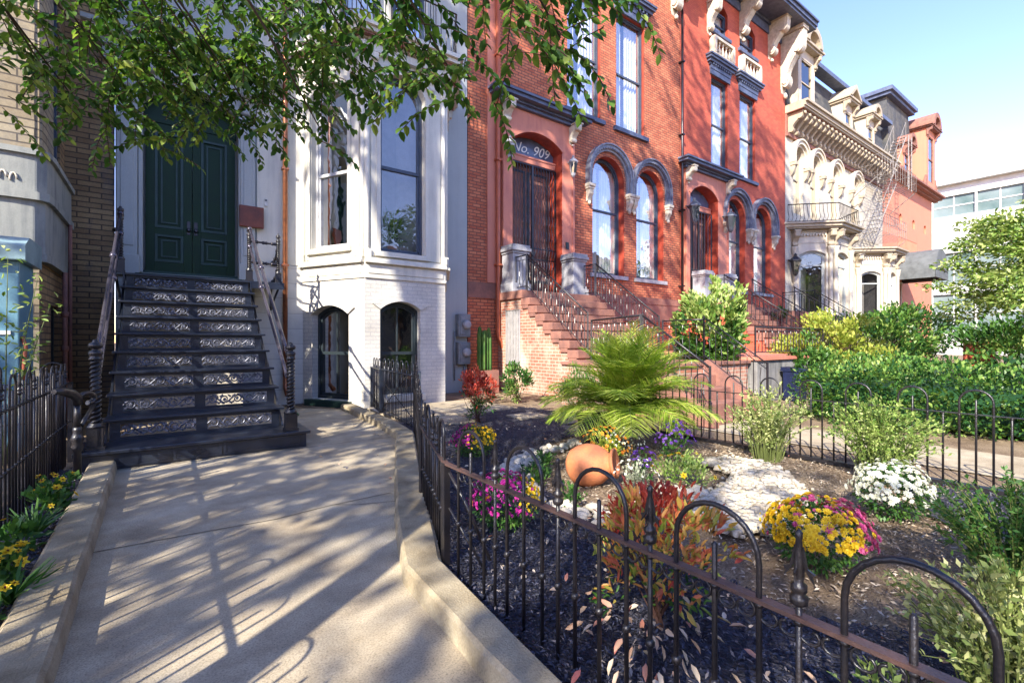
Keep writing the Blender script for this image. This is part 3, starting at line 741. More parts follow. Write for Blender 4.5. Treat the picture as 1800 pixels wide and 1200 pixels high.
# wooden plaque, doorbell, candle in the window
px0 = at(420, 380, YW-.09); px1 = at(463, 380, YW-.09)
m = MB(); zt = at(440, 363, YW-.1)[2]; zb = at(440, 400, YW-.1)[2]; m.box(px0[0], px1[0], YW-.15, YW-.08, zb, zt)
tag(m.build('mailbox', 'sign_wood', origin=(px0[0], YW-.1, zb), bevel=.01), 'red-brown wooden letter box on the white wall right of the green door', 'letter box')
b_ = at(467, 355, YW-.02); m = MB(); m.box(b_[0]-.025, b_[0]+.025, YW-.06, YW-.03, b_[2]-.09, b_[2]+.05); m.lathe([(.018, 0), (.016, .012)], (b_[0], YW-.06, b_[2]+.02), 10, mi=1, axis=(0, -1, 0))
tag(m.build('doorbell', ['white_wall', 'frame_dark'], origin=(b_[0], YW-.05, b_[2])), 'small white video doorbell on the wall above the letter box', 'doorbell')
cu, cz = fz(588, 430)
c_ = TL(cu, .42, cz); m = MB(); m.lathe([(.07, 0), (.07, .34), (.01, .345), (.006, .37)], (c_[0], c_[1], upL[2]+.06), 12)
tag(m.build('candle', 'candle', origin=(c_[0], c_[1], upL[2]+.06)), 'white pillar candle standing inside the left bay window', 'candle')
# little potted plants inside the front bay window
v0 = TF(.72, .5, 2.98); t = thing('house_plant', 'leafy pot plant inside the front bay window of the white house', 'house plant', v0)
m = MB(); m.lathe([(.09, 0), (.13, .2), (.12, .2)], v0, 14); m.build('pot', 'terracotta', t)
P_, q_ = blob(160, (v0[0], v0[1], v0[2]+.55), (.34, .25, .4), .3); leaves('foliage', P_, q_+np.array([0, 0, .5]), .16, .03, 'leaf_mid', t, 'strip')
# ================================================================= CAST IRON STAIR
ST = thing('iron_stair', 'black cast iron stair with scrollwork risers climbing to the green double door', 'stair', (.35, 6.3, 0))
SX0, SX1 = -.49, 1.18; Y0 = 6.52; RUN = .344; Z0 = .2; RIS = (2.29-.2)/9
m = MB(); m.box(-.66, 1.36, 6.0, 6.62, .0, .165); m.build('plinth', 'iron_blue', ST, bevel=.004)
m = MB(); m.box(-.70, 1.40, 5.96, 6.66, .165, .2); m.build('platform', 'iron_blue', ST, bevel=.006)
m = MB()                                            # raised panels on the front of the plinth with a lozenge
for a, b in ((-.6, .05), (.07, .5), (.52, 1.3)):
    m.band([(a+.02, .045), (b-.02, .045), (b-.02, .14), (a+.02, .14)], [(a, .025), (b, .025), (b, .155), (a, .155)], 5.992, 6.002, closed=True)
for r_ in (.05, .028): m.band([(.285-r_*1.6+.012, .092), (.285, .092+r_-.007), (.285+r_*1.6-.012, .092), (.285, .092-r_+.007)], [(.285-r_*1.6, .092), (.285, .092+r_), (.285+r_*1.6, .092), (.285, .092-r_)], 5.988, 6.002, closed=True)
m.build('plinth_panels', 'iron_blue', ST)
def scrollpanel(m, a, b, z0, z1, y, seed):
    """running vine of spirals, leaves and circles in thin iron between two rails"""
    r = random.Random(seed); h = (z1-z0)/2; zc = (z0+z1)/2; pitch = h*1.9; n = max(3, int((b-a)/pitch)); pitch = (b-a)/n
    wv = []
    for i in range(n*8+1):
        t = i/8; wv.append((a+pitch*t, y, zc + h*.62*math.sin(t*PI)))
    m.tube(wv, .0095, 4)
    for i in range(n):
        cx = a+pitch*(i+.5); sg = -1 if i % 2 == 0 else 1
        sp = []
        for k in range(15):
            an = k/14*PI*2.6; rr = h*.80*(1-k/14*.78); sp.append((cx+sg*rr*math.cos(an+PI/2)*.95, y, zc - sg*h*.02 + rr*math.sin(an+PI/2)*-sg))
        m.tube(sp, [.0105-.0004*k for k in range(15)], 4)
        m.lathe([(.017, -.005), (.017, .005)], (cx, y, zc), 7, axis=(0, 1, 0))
        for q in (-1, 1):      # leaflets
            lx = cx+q*pitch*.36; m.prism([(lx-.02, zc+q*h*.9), (lx+.018, zc+q*h*.62), (lx+.026, zc+q*h*.2), (lx-.006, zc+q*h*.45)], y-.003, y+.003, 'v')
            m.prism([(lx+.03, zc-q*h*.95), (lx-.012, zc-q*h*.55), (lx+.004, zc-q*h*.3), (lx+.036, zc-q*h*.6)], y-.003, y+.003, 'v')
for k in range(9):
    z = Z0+k*RIS; y = Y0+k*RUN
    m = MB()
    a0, a1, mm_ = SX0+.04, SX1-.04, (SX0+SX1)/2
    m.box(SX0+.02, SX1-.02, y, y+.012, z, z+.035); m.box(SX0+.02, SX1-.02, y, y+.012, z+RIS-.06, z+RIS-.028)
    for u0, u1 in ((SX0+.02, SX0+.11), (mm_-.055, mm_+.055), (SX1-.11, SX1-.02)): m.box(u0, u1, y+.001, y+.011, z+.035, z+RIS-.06)
    rz_m = m.build('riser', 'iron_blue', ST); m = MB()
    scrollpanel(m, SX0+.11, mm_-.055, z+.035, z+RIS-.06, y+.006, k); scrollpanel(m, mm_+.055, SX1-.11, z+.035, z+RIS-.06, y+.006, k+30)
    m.build('scrollwork', 'iron_highlight', rz_m)
    if k < 8:
        m = MB(); m.box(SX0-.03, SX1+.03, y-.045, y+RUN+.0, z+RIS-.028, z+RIS); m.build('tread', 'iron_blue', ST, bevel=.006)
yl = Y0+8*RUN
m = MB(); m.box(SX0-.03, SX1+.02, yl-.045, YW-.002, 2.262, 2.29); m.box(SX1+.02, 1.72, yl-.045, YW-.002, 2.262, 2.289)
m.box(SX1, 1.72, yl-.04, yl-.01, 2.17, 2.262); m.prism([(0, 2.17), (-.5, 2.17), (0, 1.85)], 1.62, 1.68, 'u') if False else None
m.build('landing', 'iron_blue', ST)
m = MB()
for x in (SX0-.02, SX1-.0):                      # raking side strings
    m.prism([(Y0-.05, Z0), (Y0+.25, Z0), (yl+.1, 2.26-.02), (yl+.1, 2.26), (yl-.05, 2.262)] + [(Y0-.05+RUN*k, Z0+RIS*k+0) for k in range(8, 0, -1) for _ in (0,)], x, x+.022, 'u'); m.build('string', 'iron_blue', ST); m = MB()
m = MB(); m.tube([(-.6, YW-.02, 2.0), (-.6, yl, 2.26)], .02, 5); m.build('landing_bracket', 'iron', ST); m = MB(); m.tube([(1.66, YW-.02, 1.9), (1.66, yl, 2.26)], .02, 5); m.box(1.66-.02, 1.68, YW-.03, YW, 1.85, 2.26); m.build('landing_bracket', 'iron', ST)
def newel(x, y, z, h, r=.043, name='newel'):
    m = MB(); q = r/.043
    m.box(x-.075*q, x+.075*q, y-.075*q, y+.075*q, z, z+.03); m.box(x-.062*q, x+.062*q, y-.062*q, y+.062*q, z+.03, z+.2*h)
    m.lathe([(.07*q, 0), (.075*q, .012), (.055*q, .03), (.06*q, .045)], (x, y, z+.2*h), 14)
    zz = z+.2*h+.04; hh = h*.58
    m.tube([(x, y, zz), (x, y, zz+hh)], r*.8, 12)
    for s in range(2):        # rope twist
        tw = [(x+r*.8*math.cos(t*.62+s*PI), y+r*.8*math.sin(t*.62+s*PI), zz+hh*t/70) for t in range(71)]; m.tube(tw, r*.36, 5)
    zt = zz+hh
    m.lathe([(.05*q, 0), (.056*q, .015), (.045*q, .03), (.05*q, .05), (.058*q, .07), (.05*q, .09), (.028*q, .10), (.03*q, .112), (.052*q, .125), (.058*q, .145), (.05*q, .165), (.022*q, .18), (.028*q, .19), (.012*q, .205)], (x, y, zt), 14)
    return m.build(name, 'iron', ST)
NLx, NRx = -.545, 1.205; NY = 6.14
newel(NLx, NY, .2, 1.06); newel(NRx, NY-.05, .2, 1.02)
TLx, TRx = -.54, 1.20
newel(TLx, yl+.02, 2.29, .98, .033); newel(TRx-.02, yl+.02, 2.29, .88, .033); newel(1.64, yl+.05, 2.29, .82, .03)
for s, xb, xt in ((-1, NLx, TLx), (1, NRx, TRx-.02)):
    for k, (zb, zt, dy) in enumerate(((.72, 2.72, .03), (1.02, 3.02, .02))):
        yb = NY+.24+.02*k
        p = [(xb, NY+.04, zb+.16-.02), (xb, NY+.10, zb+.10), (xb, NY+.17, zb+.10), (xb, NY+.23, zb+.16)]
        n = 10; q = [(xb+(xt-xb)*i/n, NY+.23+(yl-.02-NY-.23)*i/n, zb+.16+(zt-zb-.0)*i/n) for i in range(1, n+1)]
        m = MB(); m.tube(p+q, .024 if k else .022, 8)
        c = q[5]; m.lathe([(.03, -.05), (.04, -.035), (.04, .035), (.03, .05)], c, 8, axis=(0, .83, .6))
        c = q[-1]; m.lathe([(.03, -.04), (.04, -.02), (.04, .02), (.03, .04)], c, 8, axis=(0, .83, .6))
        m.build('handrail', 'rail_silver', ST)
def ornrail(a, b, n=3):
    m = MB(); a = Vector(a); b = Vector(b); m.tube([a, b], .017, 7)
    for i in range(n): 
        c = a+(b-a)*((i+.5)/n); m.lathe([(.018, -.05), (.032, -.025), (.022, 0), (.032, .025), (.018, .05)], c, 8, axis=tuple(b-a))
    return m
for z in (2.62, 2.98):
    m = ornrail((TRx, yl+.02, z), (1.64, yl+.05, z)); m.build('landing_rail', 'iron_worn', ST)
    m = ornrail((1.64, yl+.05, z-.04), (1.70, YW-.1, z-.22), 2); m.lathe([(.05, 0), (.05, .03)], (1.70, YW-.08, z-.22), 10, axis=(0, 1, 0)); m.build('landing_rail', 'iron', ST)
    m = ornrail((TLx, yl+.02, z+.02), (TLx-.12, YW-.4, z+.02), 2); m.build('landing_rail', 'iron', ST)
# curled hand rail post at the foot of the stair, left
PX, PY = -.62, 5.62
t = thing('railing_post', 'black iron post with curled rail end at the foot of the stair', 'railing post', (PX, PY, 0))
m = MB(); m.lathe([(.03, 0), (.028, .28), (.042, .30), (.046, .33), (.036, .36), (.05, .39), (.04, .42), (.03, .45), (.034, .47), (.03, .5)], (PX, PY, 0), 12); m.tube([(PX, PY, .5), (PX, PY, .70)], .026, 8); m.build('post', 'iron', t)
m = MB(); m.tube([(PX, PY, .70), (PX+.0, PY-.015, .76), (PX-.03, PY-.06, .80), (PX-.07, PY-.16, .83), (PX-.11, PY-.30, .84)], [.036, .04, .04, .036, .02], 8); m.build('rail_end', 'iron', t)
m = MB(); s_ = [(PX+.06+.07*math.cos(a)*(1-.06*i), PY+.12+.1*math.cos(a)*(1-.06*i), .72+.085*math.sin(a)*(1-.06*i)) for i, a in enumerate([PI*1.05-.42*j for j in range(13)])]
m.tube([(PX, PY, .66)]+s_, .022, 7); m.tube([(PX+.02, PY+.05, .5), (NLx, NY, .66)], .018, 6); m.build('scroll', 'iron', t)
# green hose beside the stair
m = MB(); m.tube([(1.36+.05*math.sin(t_*.9), 6.7+.16*math.cos(t_*.9), .02+.03*t_) for t_ in [i*.5 for i in range(24)]], .013, 6)
tag(m.build('garden_hose', 'hose_green', origin=(1.4, 6.8, 0)), 'green garden hose coiled beside the stair by the right newel', 'hose')
m = MB(); m.box(-.36, 1.1, 9.45, 9.6, 0, 2.2); m.box(.1, .5, 8.4, 8.8, 0, 1.2)
tag(m.build('stair_backdrop', 'brick_cream', origin=(.3, 9, 0)), 'pale brick wall added under the stair as a bright backdrop behind the scrollwork risers', 'wall')  # pale backdrop added so the gaps in the scrollwork look lit
# ================================================================= NEIGHBOUR, LEFT
N = thing('town_house', 'tan brick row house with a stone-banded bay at the left edge', 'house', (-2.5, 9, 0))
bx, by = -1.27, 8.3
m = MB(frame(0, YW-.02)); wall(m, bx-.2, -.665, 0, 13, [], .2); m.build('wall', 'brick_tan', N)
m = MB(frame(bx, by, R(90))); wall(m, 0, YW-by, 0, 13, [(.75, 1.35, .35, 1.75, 0), (.85, 1.45, 3.05, 6.3, 0)], .15); m.build('bay_side', 'brick_tan', N)
Tn = frame(bx, by, R(90))
# angled / rounded upper bay corner
m = MB(); prof = [(bx+.02, YW-.4)] if False else None
m.T = frame(0, by); wall(m, -6, bx, 0, 13, [], .2); m.build('bay_front', 'brick_bay_tan', N)
m = MB()
P_ = [(-6, by-.06), (bx-.2, by-.06), (bx-.03, by-.05), (bx+.05, by+.03), (bx+.07, by+.2), (bx+.07, YW-.1), (-6, YW-.1)]
for z0, z1, e in ((2.25, 2.35, .02), (2.35, 3.0, .0), (3.0, 3.1, .05), (3.1, 3.55, .02), (3.55, 3.62, .06)):
    m.prism([(x+e, y-e if y < by+.2 else y) for x, y in P_], z0, z1-.001, 'z')
m.build('stone_band', 'weathered_stone', N, bevel=.02)
m = MB()
P_ = [(-6, by-.02), (bx-.2, by-.02), (bx-.04, by-.015), (bx+.02, by+.04), (bx+.03, by+.2), (bx+.03, by+.74), (-6, by+.74)]
m.prism(P_, 3.62, 12.9, 'z'); m.build('bay_corner', 'brick_bay_tan', N)
m = MB(); sp = []
for i in range(7):
    m.tube([(bx-.75+i*.09+.03*math.cos(a), by-.09, 3.30+.07*math.sin(a)-.012*i) for a in [k*.5 for k in range(8)]], .012, 5)
m.build('carved_waves', 'stone_white', N)
window(N, Tn, (.85, 1.45, 3.05, 6.3, 0), .06, .05, 'frame_blue', 4.6)
window(N, Tn, (.75, 1.35, .35, 1.75, 0), .08, .05, 'frame_dark')
m = MB(); m.tube([(bx+.1, by+1.1, 0), (bx+.1, by+1.1, 2.25)], .03, 7)
for z in (.6, 1.1, 1.6): m.lathe([(.03, 0), (.045, .02), (.045, .07), (.03, .09)], (bx+.1, by+1.1, z), 8)
m.tube([(bx+.12, by+1.4, 0), (bx+.12, by+1.4, 3.0)], .025, 6); m.build('drain_pipe', 'brownstone', N)
m = MB(); m.tube([(-.82, YW-.06, 0), (-.82, YW-.06, 12)], .0, 3) if False else None
for z in range(12): pass
m.box(-6, -.7, by+.1, YW+3, 13, 13.1); m.build('roof', 'slate_blue_trim', N)
# utility cabinet
cx1 = at(34, 500, 6.9)[0]
t = thing('utility_cabinet', 'blue-green metal utility cabinet with a paler hood in front of the tan brick bay', 'utility cabinet', (cx1-.6, 7.2, 0))
zt = at(20, 458, 6.9)[2]
m = MB(); m.box(cx1-1.1, cx1, 6.9, 7.55, .12, zt); m.build('cabinet', 'utility_blue', t, bevel=.012)
m = MB(); m.prism([(6.8, zt), (6.8, zt+.16), (7.0, zt+.26), (7.6, zt+.26), (7.6, zt)], cx1-1.1, cx1+.06, 'u'); m.build('hood', 'utility_blue_light', t, bevel=.01)
m = MB(); m.box(cx1-.16, cx1-.06, 6.885, 6.9, 1.32, 1.36); m.build('label_plate', 'white_wall', t)
m = MB(); m.tube([(cx1+.01, 6.95, 1.3), (cx1+.04, 6.93, 1.2), (cx1+.03, 6.92, 1.0), (cx1+.02, 6.94, .75)], .018, 6); m.build('cable', 'pipe_red', t)
# ================================================================= BRICK HOUSES
def X_(px, Y=YW): return at(px, 600, Y)[0]
def Z_(px, py, Y=YW): return at(px, py, Y)[2]
def arc(cu, cz, r, a0, a1, n): return [(cu+r*math.cos(a0+(a1-a0)*i/n), cz+r*math.sin(a0+(a1-a0)*i/n)) for i in range(n+1)]
def hood(parent, T, cu, cz, ri, ro, leg, mat, cmat, proj=.16):
    m = MB(T)
    for r0, r1, p in ((ri, ri+(ro-ri)*.3, proj*.45), (ri+(ro-ri)*.3, ri+(ro-ri)*.42, proj*.75), (ri+(ro-ri)*.42, ri+(ro-ri)*.8, proj*.9), (ri+(ro-ri)*.8, ro, proj*1.15)):
        a = [(cu-r0, cz-leg)] + arc(cu, cz, r0, PI, 0, 20) + [(cu+r0, cz-leg)]; b = [(cu-r1, cz-leg)] + arc(cu, cz, r1, PI, 0, 20) + [(cu+r1, cz-leg)]
        m.band(a, b, -p, .01, sm=True)
    n = 26
    for i in range(n):        # bead course along the arch
        a = PI*(i+.5)/n; rr = ri+(ro-ri)*.36; x, z = cu+rr*math.cos(a), cz+rr*math.sin(a); m.box(x-.018, x+.018, -proj*.98, -proj*.7, z-.018, z+.018)
    m.build('arch_hood', mat, parent)
    for s in (-1, 1):
        m = MB(T); u = cu+s*(ri+ro)/2; w_ = (ro-ri)*.62; z = cz-leg
        m.box(u-w_, u+w_, -proj*1.3, 0, z-.09, z); m.box(u-w_*.85, u+w_*.85, -proj*1.1, 0, z-.16, z-.09)
        m.prism([(0, z-.16), (-proj, z-.16), (-proj*.95, z-.3), (-proj*.45, z-.42), (-proj*.3, z-.5), (0, z-.52)], u-w_*.6, u+w_*.6, 'u')
        m.lathe([(.02, -.62), (.05, -.58), (.06, -.54), (.04, -.5)], (u, -.06, z), 8)
        m.build('corbel', cmat, parent, bevel=.008)
def lantern(parent, T, u, z, mat='lantern_metal', s=1.0, proj=.28):
    m = MB(T); m.tube([(u, 0, z+.1*s), (u, -proj*.5, z+.02*s), (u, -proj, z+.1*s), (u, -proj, z+.16*s)], .014*s, 6); m.lathe([(.04*s, 0), (.04*s, .02)], (u, 0, z+.1*s), 8, axis=(0, -1, 0) if T is None else None)
    m.lathe([(.02*s, -.30*s), (.05*s, -.26*s), (.06*s, -.22*s), (.11*s, .05*s), (.13*s, .06*s), (.13*s, .085*s), (.06*s, .16*s), (.03*s, .18*s), (.035*s, .21*s), (.01*s, .25*s)], (u, -proj, z), 6, sm=False)
    l = m.build('lantern', mat, parent)
    g = MB(T); g.lathe([(.062*s, -.2*s), (.108*s, .04*s)], (u, -proj-.006, z), 6, sm=False); g.build('lamp_glass', 'glass', l)
def rect_window(parent, T, u0, u1, z0, z1, head, fmat='frame_blue', balc=False):
    window(parent, T, (u0, u1, z0, z1, 0), .13, .055, fmat, (z0+z1)/2-.05, curtain=[(u0+.02, u0+(u1-u0)*.36, z0, z1), (u1-(u1-u0)*.5, u1-.02, z0, z1)], depth=.7, pane='glass_house')
    m = MB(T); m.box(u0-.14, u1+.14, -.10, .12, z0-.13, z0-.003); m.build('window_sill', 'slate_blue_trim', parent)
    m = MB(T)
    if head == 'flat':
        m.box(u0-.08, u1+.08, -.05, .02, z1+.005, z1+.28); zz = cornice(m, u0-.1, u1+.1, z1+.28, [(.09, .08), (.14, .1), (.2, .06)])
        m.build('window_head', 'slate_blue_trim', parent)
    elif head == 'block':
        m.box(u0-.1, u1+.1, -.06, .02, z1+.005, z1+.2); zz = z1+.2
        for i in range(9): q = u0-.08+(u1-u0+.16)*(i+.5)/9; m.box(q-.03, q+.03, -.13, -.05, z1+.34, z1+.42)
        m.box(u0-.12, u1+.12, -.08, 0, z1+.2, z1+.34); zz = cornice(m, u0-.12, u1+.12, z1+.34, [(.07, .08), (.15, .1), (.22, .09), (.26, .06)])
        m.build('window_head', 'slate_blue_trim', parent)
        if balc:
            b = MB(T); b.box(u0-.12, u1+.12, -.24, -.02, zz, zz+.08); b.box(u0-.12, u1+.12, -.24, -.02, zz+.62, zz+.72)
            for u in (u0-.06, u1+.06): b.box(u-.07, u+.07, -.25, -.01, zz+.08, zz+.62)
            for i in range(5):
                u = u0+.1+(u1-u0-.2)*i/4; b.lathe([(.04, 0), (.035, .06), (.07, .16), (.065, .22), (.03, .34), (.03, .42), (.055, .5), (.05, .54)], (u, -.13, zz+.08), 8)
            b.build('balustrade', 'cream_paint', parent)
def arch_window(parent, T, cu, r, sill, cz, fmat='frame_blue'):
    op = (cu-r, cu+r, sill, cz+r, r)
    window(parent, T, op, .26, .06, fmat, sill+(cz+r-sill)*.55, curtain=[(cu-r+.02, cu-r*.2, sill, cz+r*.6), (cu+r*.0, cu+r-.02, sill, cz+r*.6)], depth=.7, pane='glass_house')
    m = MB(T); m.box(cu-r-.12, cu+r+.12, -.08, .24, sill-.12, sill-.003); m.build('window_sill', 'grey_stone', parent)
    return op
def doorway(parent, T, u0, u1, z0, zc, rise, s0, s1, paint, deep, cornz, grille, nbars):
    """smooth painted surround with bracketed cornice, deep arched opening, iron grille gate"""
    op = (u0, u1, z0, zc, rise)
    m = MB(T); wall(m, s0, s1, z0-.1, cornz+.05, [op], .55, v=-.10, mr=1); m.box(s0, s0+.01, -.1, 0, z0, cornz); m.box(s1-.01, s1, -.1, 0, z0, cornz)
    c1 = contour(op, .0); c0 = contour(op, -.07); m.band(c1[1:-1], c0[1:-1], -.13, -.10)
    m.box(s0+.02, s0+.10, -.125, -.10, z0, cornz-.05); m.box(s1-.10, s1-.02, -.125, -.10, z0, cornz-.05)
    m.build('door_surround', [paint, deep], parent)
    m = MB(T); cornice(m, s0-.02, s1+.02, cornz, [(.12, .08), (.2, .06), (.36, .09), (.42, .06)], v=-.08); m.box(s0-.3, s1+.3, -.4, 0, cornz+.291, cornz+.34); m.build('door_cornice', 'slate_blue_trim', parent)
    for u in (s0+.12, s1-.12):
        m = MB(T); bracket(m, u, .17, cornz, .5, .34, v=-.1); m.build('bracket', 'stone_white', parent)
    ht = zc-rise-.42
    m = MB(T); m.box(u0, u1, .2, .34, ht, ht+.14); m.box(u0, u1, .18, .3, ht+.14, ht+.19); m.build('transom_bar', paint, parent)
    ct = contour((u0, u1, ht+.19, zc, rise)); m = MB(T); m.face([(p[0], .3, p[1]) for p in ct]); m.build('transom_light', 'sign_glass', parent)
    m = MB(T); m.box(u0, u1, .46, .52, z0, ht); 
    for a, b in ((u0+.08, (u0+u1)/2-.04), ((u0+u1)/2+.04, u1-.08)): m.band([(a+.06, z0+.5), (b-.06, z0+.5), (b-.06, ht-.2), (a+.06, ht-.2)], [(a, z0+.44), (b, z0+.44), (b, ht-.14), (a, ht-.14)], .44, .47, 1, closed=True)
    d = m.build('door', ['brownstone', 'frame_dark'], parent); g = MB(T); g.lathe([(.03, 0), (.04, .04), (.02, .06)], ((u0+u1)/2+.1, .46, z0+1.1), 8, axis=(0, -1, 0)); g.build('door_knob', 'copper', d)
    m = MB(T); hb = ht-.06
    for i in range(nbars):
        u = u0+.05+(u1-u0-.1)*i/(nbars-1)
        if grille == 'twist':
            tw = [(u+.012*math.cos(t*1.3), .16+.012*math.sin(t*1.3), z0+.1+(hb-z0-.12)*t/40) for t in range(41)]; m.tube(tw, .011, 4)
        else: m.bar((u, .16, z0+.08), (u, .16, hb), .02)
    for z in (z0+.08, z0+1.05, z0+1.35, hb): m.box(u0+.02, u1-.02, .145, .175, z-.015, z+.015)
    m.box((u0+u1)/2-.035, (u0+u1)/2+.035, .14, .18, z0+.06, hb); m.box(u0+.01, u0+.05, .14, .18, z0, hb); m.box(u1-.05, u1-.01, .14, .18, z0, hb)
    m.lathe([(.07, 0), (.07, .02)], ((u0+u1)/2, .13, z0+1.2), 10, axis=(0, -1, 0))
    m.build('grille_gate', 'iron_worn', parent)
    return op, ht
TB = frame(0, YW)
xa, xb, xc = 6.09, X_(1195), X_(1380)
B = thing('brick_house', 'orange-red brick row house with number 909 over its door and grey arched window hoods', 'house', (9, YW, 0))
W1c, W2c, rr_ = 11.22, 13.27, .72
w1 = (W1c-rr_, W1c+rr_, 3.33, 6.30+rr_, rr_); w2 = (W2c-rr_, W2c+rr_, 3.33, 6.30+rr_, rr_)
u1_ = (X_(997), X_(1055), 8.05, 11.75, 0); u2_ = (X_(1083), X_(1132), 8.05, 11.75, 0)
dop = (X_(897), X_(984), 2.5, 6.95, .32)
b1 = (9.9, 11.0, .3, 1.6, .3); b2_ = (12.0, 13.2, .3, 1.6, .3)
sL, sR = X_(879), X_(1006)
m = MB(TB); wall(m, xa, xb, 0, 14.4, [w1, w2, u1_, u2_, (dop[0]-.1, dop[1]+.1, 2.5, 7.3, .3), b1], .26, 0, 1); m.box(xa, xb, .7, 9, 0, 14.3, 0)
m.build('wall', ['brick_909', 'red_reveal'], B)
m = MB(TB); m.box(xa-.0, xa+.01, 0, .7, 0, 14.4); m.build('side_return', 'brick_909', B)
m = MB(TB); m.box(xa, sL-.1, -.03, .05, 2.35, 2.75); m.box(sR+.1, xb-.05, -.05, .05, 2.5, 2.72); m.box(9.6, xb-.05, -.03, .05, 1.9, 2.499); m.build('water_table', 'brownstone', B)
m = MB(TB); m.box(sL-.42, sL-.04, -.045, 0, 2.76, 14.2); m.build('pilaster', 'red_paint', B)
op, ht = doorway(B, TB, dop[0], dop[1], 2.5, 6.95, .32, sL, sR, 'red_paint', 'red_reveal', 7.45, 'twist', 17)
for cu in (W1c, W2c): arch_window(B, TB, cu, rr_, 3.33, 6.30)
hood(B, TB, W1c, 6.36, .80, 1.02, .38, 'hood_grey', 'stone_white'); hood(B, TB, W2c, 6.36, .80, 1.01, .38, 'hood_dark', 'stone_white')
for u in (u1_, u2_): rect_window(B, TB, u[0], u[1], u[2], u[3], 'block', 'frame_blue')
m = MB(TB); m.box(b1[0], b1[1], .1, .2, b1[2], b1[3]+.02); m.build('basement_door', 'petal_orange' if False else 'brownstone', B)
# lettering on the transom
def lettering(text, loc, size, mat, parent, name='lettering', rot=(PI/2, 0, 0), shear=.35, ext=.004, sx=1.0):
    cu = bpy.data.curves.new(name, 'FONT'); cu.body = text; cu.size = size; cu.shear = shear; cu.extrude = ext; cu.resolution_u = 3; cu.align_x = 'CENTER'
    o = bpy.data.objects.new(name, cu); COL.objects.link(o); dg = bpy.context.evaluated_depsgraph_get(); me = bpy.data.meshes.new_from_object(o.evaluated_get(dg))
    bpy.data.objects.remove(o); me.materials.clear(); me.materials.append(MATS[mat]); o = bpy.data.objects.new(name, me); COL.objects.link(o)
    p = WORG[parent.name]; o.location = (loc[0]-p[0], loc[1]-p[1], loc[2]-p[2]); o.rotation_euler = rot; o.scale = (sx, 1, 1); o.parent = parent; WORG[o.name] = tuple(loc); return o
mb_ = (dop[0]+dop[1])/2
lettering('No. 909', (mb_+.02, YW+.285, ht+.30), .40, 'lettering', B, sx=1.02)
for u in (X_(889, YW-.1), X_(999, YW-.1)): lantern(B, frame(0, YW-.1), u, Z_(940, 280), 'grey_stone', 1.15, .2)
m = MB(TB); m.box(X_(990), X_(993)+.04, -.13, -.1, 3.9, 4.1); m.build('doorbell', 'frame_dark', B)
for ux, mt in ((X_(871), 'pipe_red'), (xb-.03, 'iron_worn')):
    m = MB(TB); r0 = .06 if mt == 'pipe_red' else .04; p = [(ux, -.12, 1.15 if mt == 'pipe_red' else 2), (ux, -.12, 14)]
    if mt == 'pipe_red': p = [(ux+.9, -.2, .95), (ux+.35, -.2, 1.0), (ux+.1, -.16, 1.12), (ux, -.12, 1.4)]+p[1:]
    m.tube(p, r0, 8)
    for z in (3.2, 5.9, 8.6, 11.2): m.box(ux-r0-.02, ux+r0+.02, -.2, 0, z, z+.05)
    m.build('downspout', mt, B)
# roof line
def eave(parent, x0, x1, z, proj, mat1, brs, bh, bd, bmat):
    m = MB(TB); cornice(m, x0, x1, z, [(.06, .35), (.14, .12), (proj*.95, .1), (proj, .16), (proj*1.06, .08)], ret=False); m.build('roof_cornice', mat1, parent)
    for u in brs: m = MB(TB); bracket(m, u, .3, z+.45, bh, bd); m.build('bracket', bmat, parent)
eave(B, xa, xb, 14.1, .9, 'slate_blue_trim', [xa+.35, 8.9, 11.8, xb-.35], 1.75, .8, 'stone_white')
# second brick house -------------------------------------------------
D = thing('brick_house', 'deep red brick row house with blue window heads, right of number 909', 'house', (17, YW, 0))
V1c, V2c = 18.72, 20.93
v1 = (V1c-.74, V1c+.74, 3.33, 6.28+.74, .74); v2 = (V2c-.74, V2c+.74, 3.33, 6.28+.74, .74)
k1 = (X_(1250), X_(1279), 8.0, 11.5, 0); k2 = (X_(1300), X_(1327), 8.0, 11.5, 0)
k3 = (X_(1250), X_(1279), 13.25, 14.5, .3); k4 = (X_(1300), X_(1327), 13.25, 14.5, .3)
d2 = (X_(1209), X_(1258), 2.6, 7.05, .4)
m = MB(TB); wall(m, xb+.01, xc, 0, 16.2, [v1, v2, k1, k2, k3, k4, (d2[0]-.1, d2[1]+.1, 2.6, 7.4, .3)], .26, 0, 1); m.box(xb+.01, xc, .7, 9, 0, 16.1); m.box(xc-.01, xc, .0, .7, 0, 16.2); m.build('wall', ['brick_deep', 'red_reveal'], D)
m = MB(TB); m.box(xb+.1, xc, -.05, .05, 2.5, 2.72); m.build('water_table', 'brownstone', D)
doorway(D, TB, d2[0], d2[1], 2.6, 7.05, .4, X_(1201), X_(1277), 'red_paint', 'red_reveal', 7.5, 'bar', 9)
for cu in (V1c, V2c): arch_window(D, TB, cu, .74, 3.33, 6.28); hood(D, TB, cu, 6.34, .82, 1.08, .42, 'hood_dark', 'stone_white', .2)
for k, bl in ((k1, 1), (k2, 1)): rect_window(D, TB, k[0], k[1], k[2], k[3], 'block', balc=True)
for k in (k3, k4): rect_window(D, TB, k[0], k[1], k[2], k[3]-.3, 'none')
for u in (X_(1204, YW-.1), X_(1268, YW-.1)): lantern(D, frame(0, YW-.1), u+.1, Z_(1212, 375), 'lantern_metal', 1.7, .32)
eave(D, xb, xc+.55, 14.75, 1.15, 'slate_blue_trim', [xb+.3, 17.0, 19.2, 21.6], 1.5, .8, 'stone_white')
m = MB(TB); bracket(m, xc-.22, .36, 15.05, 2.5, .95); m.build('end_bracket', 'stone_white', D)
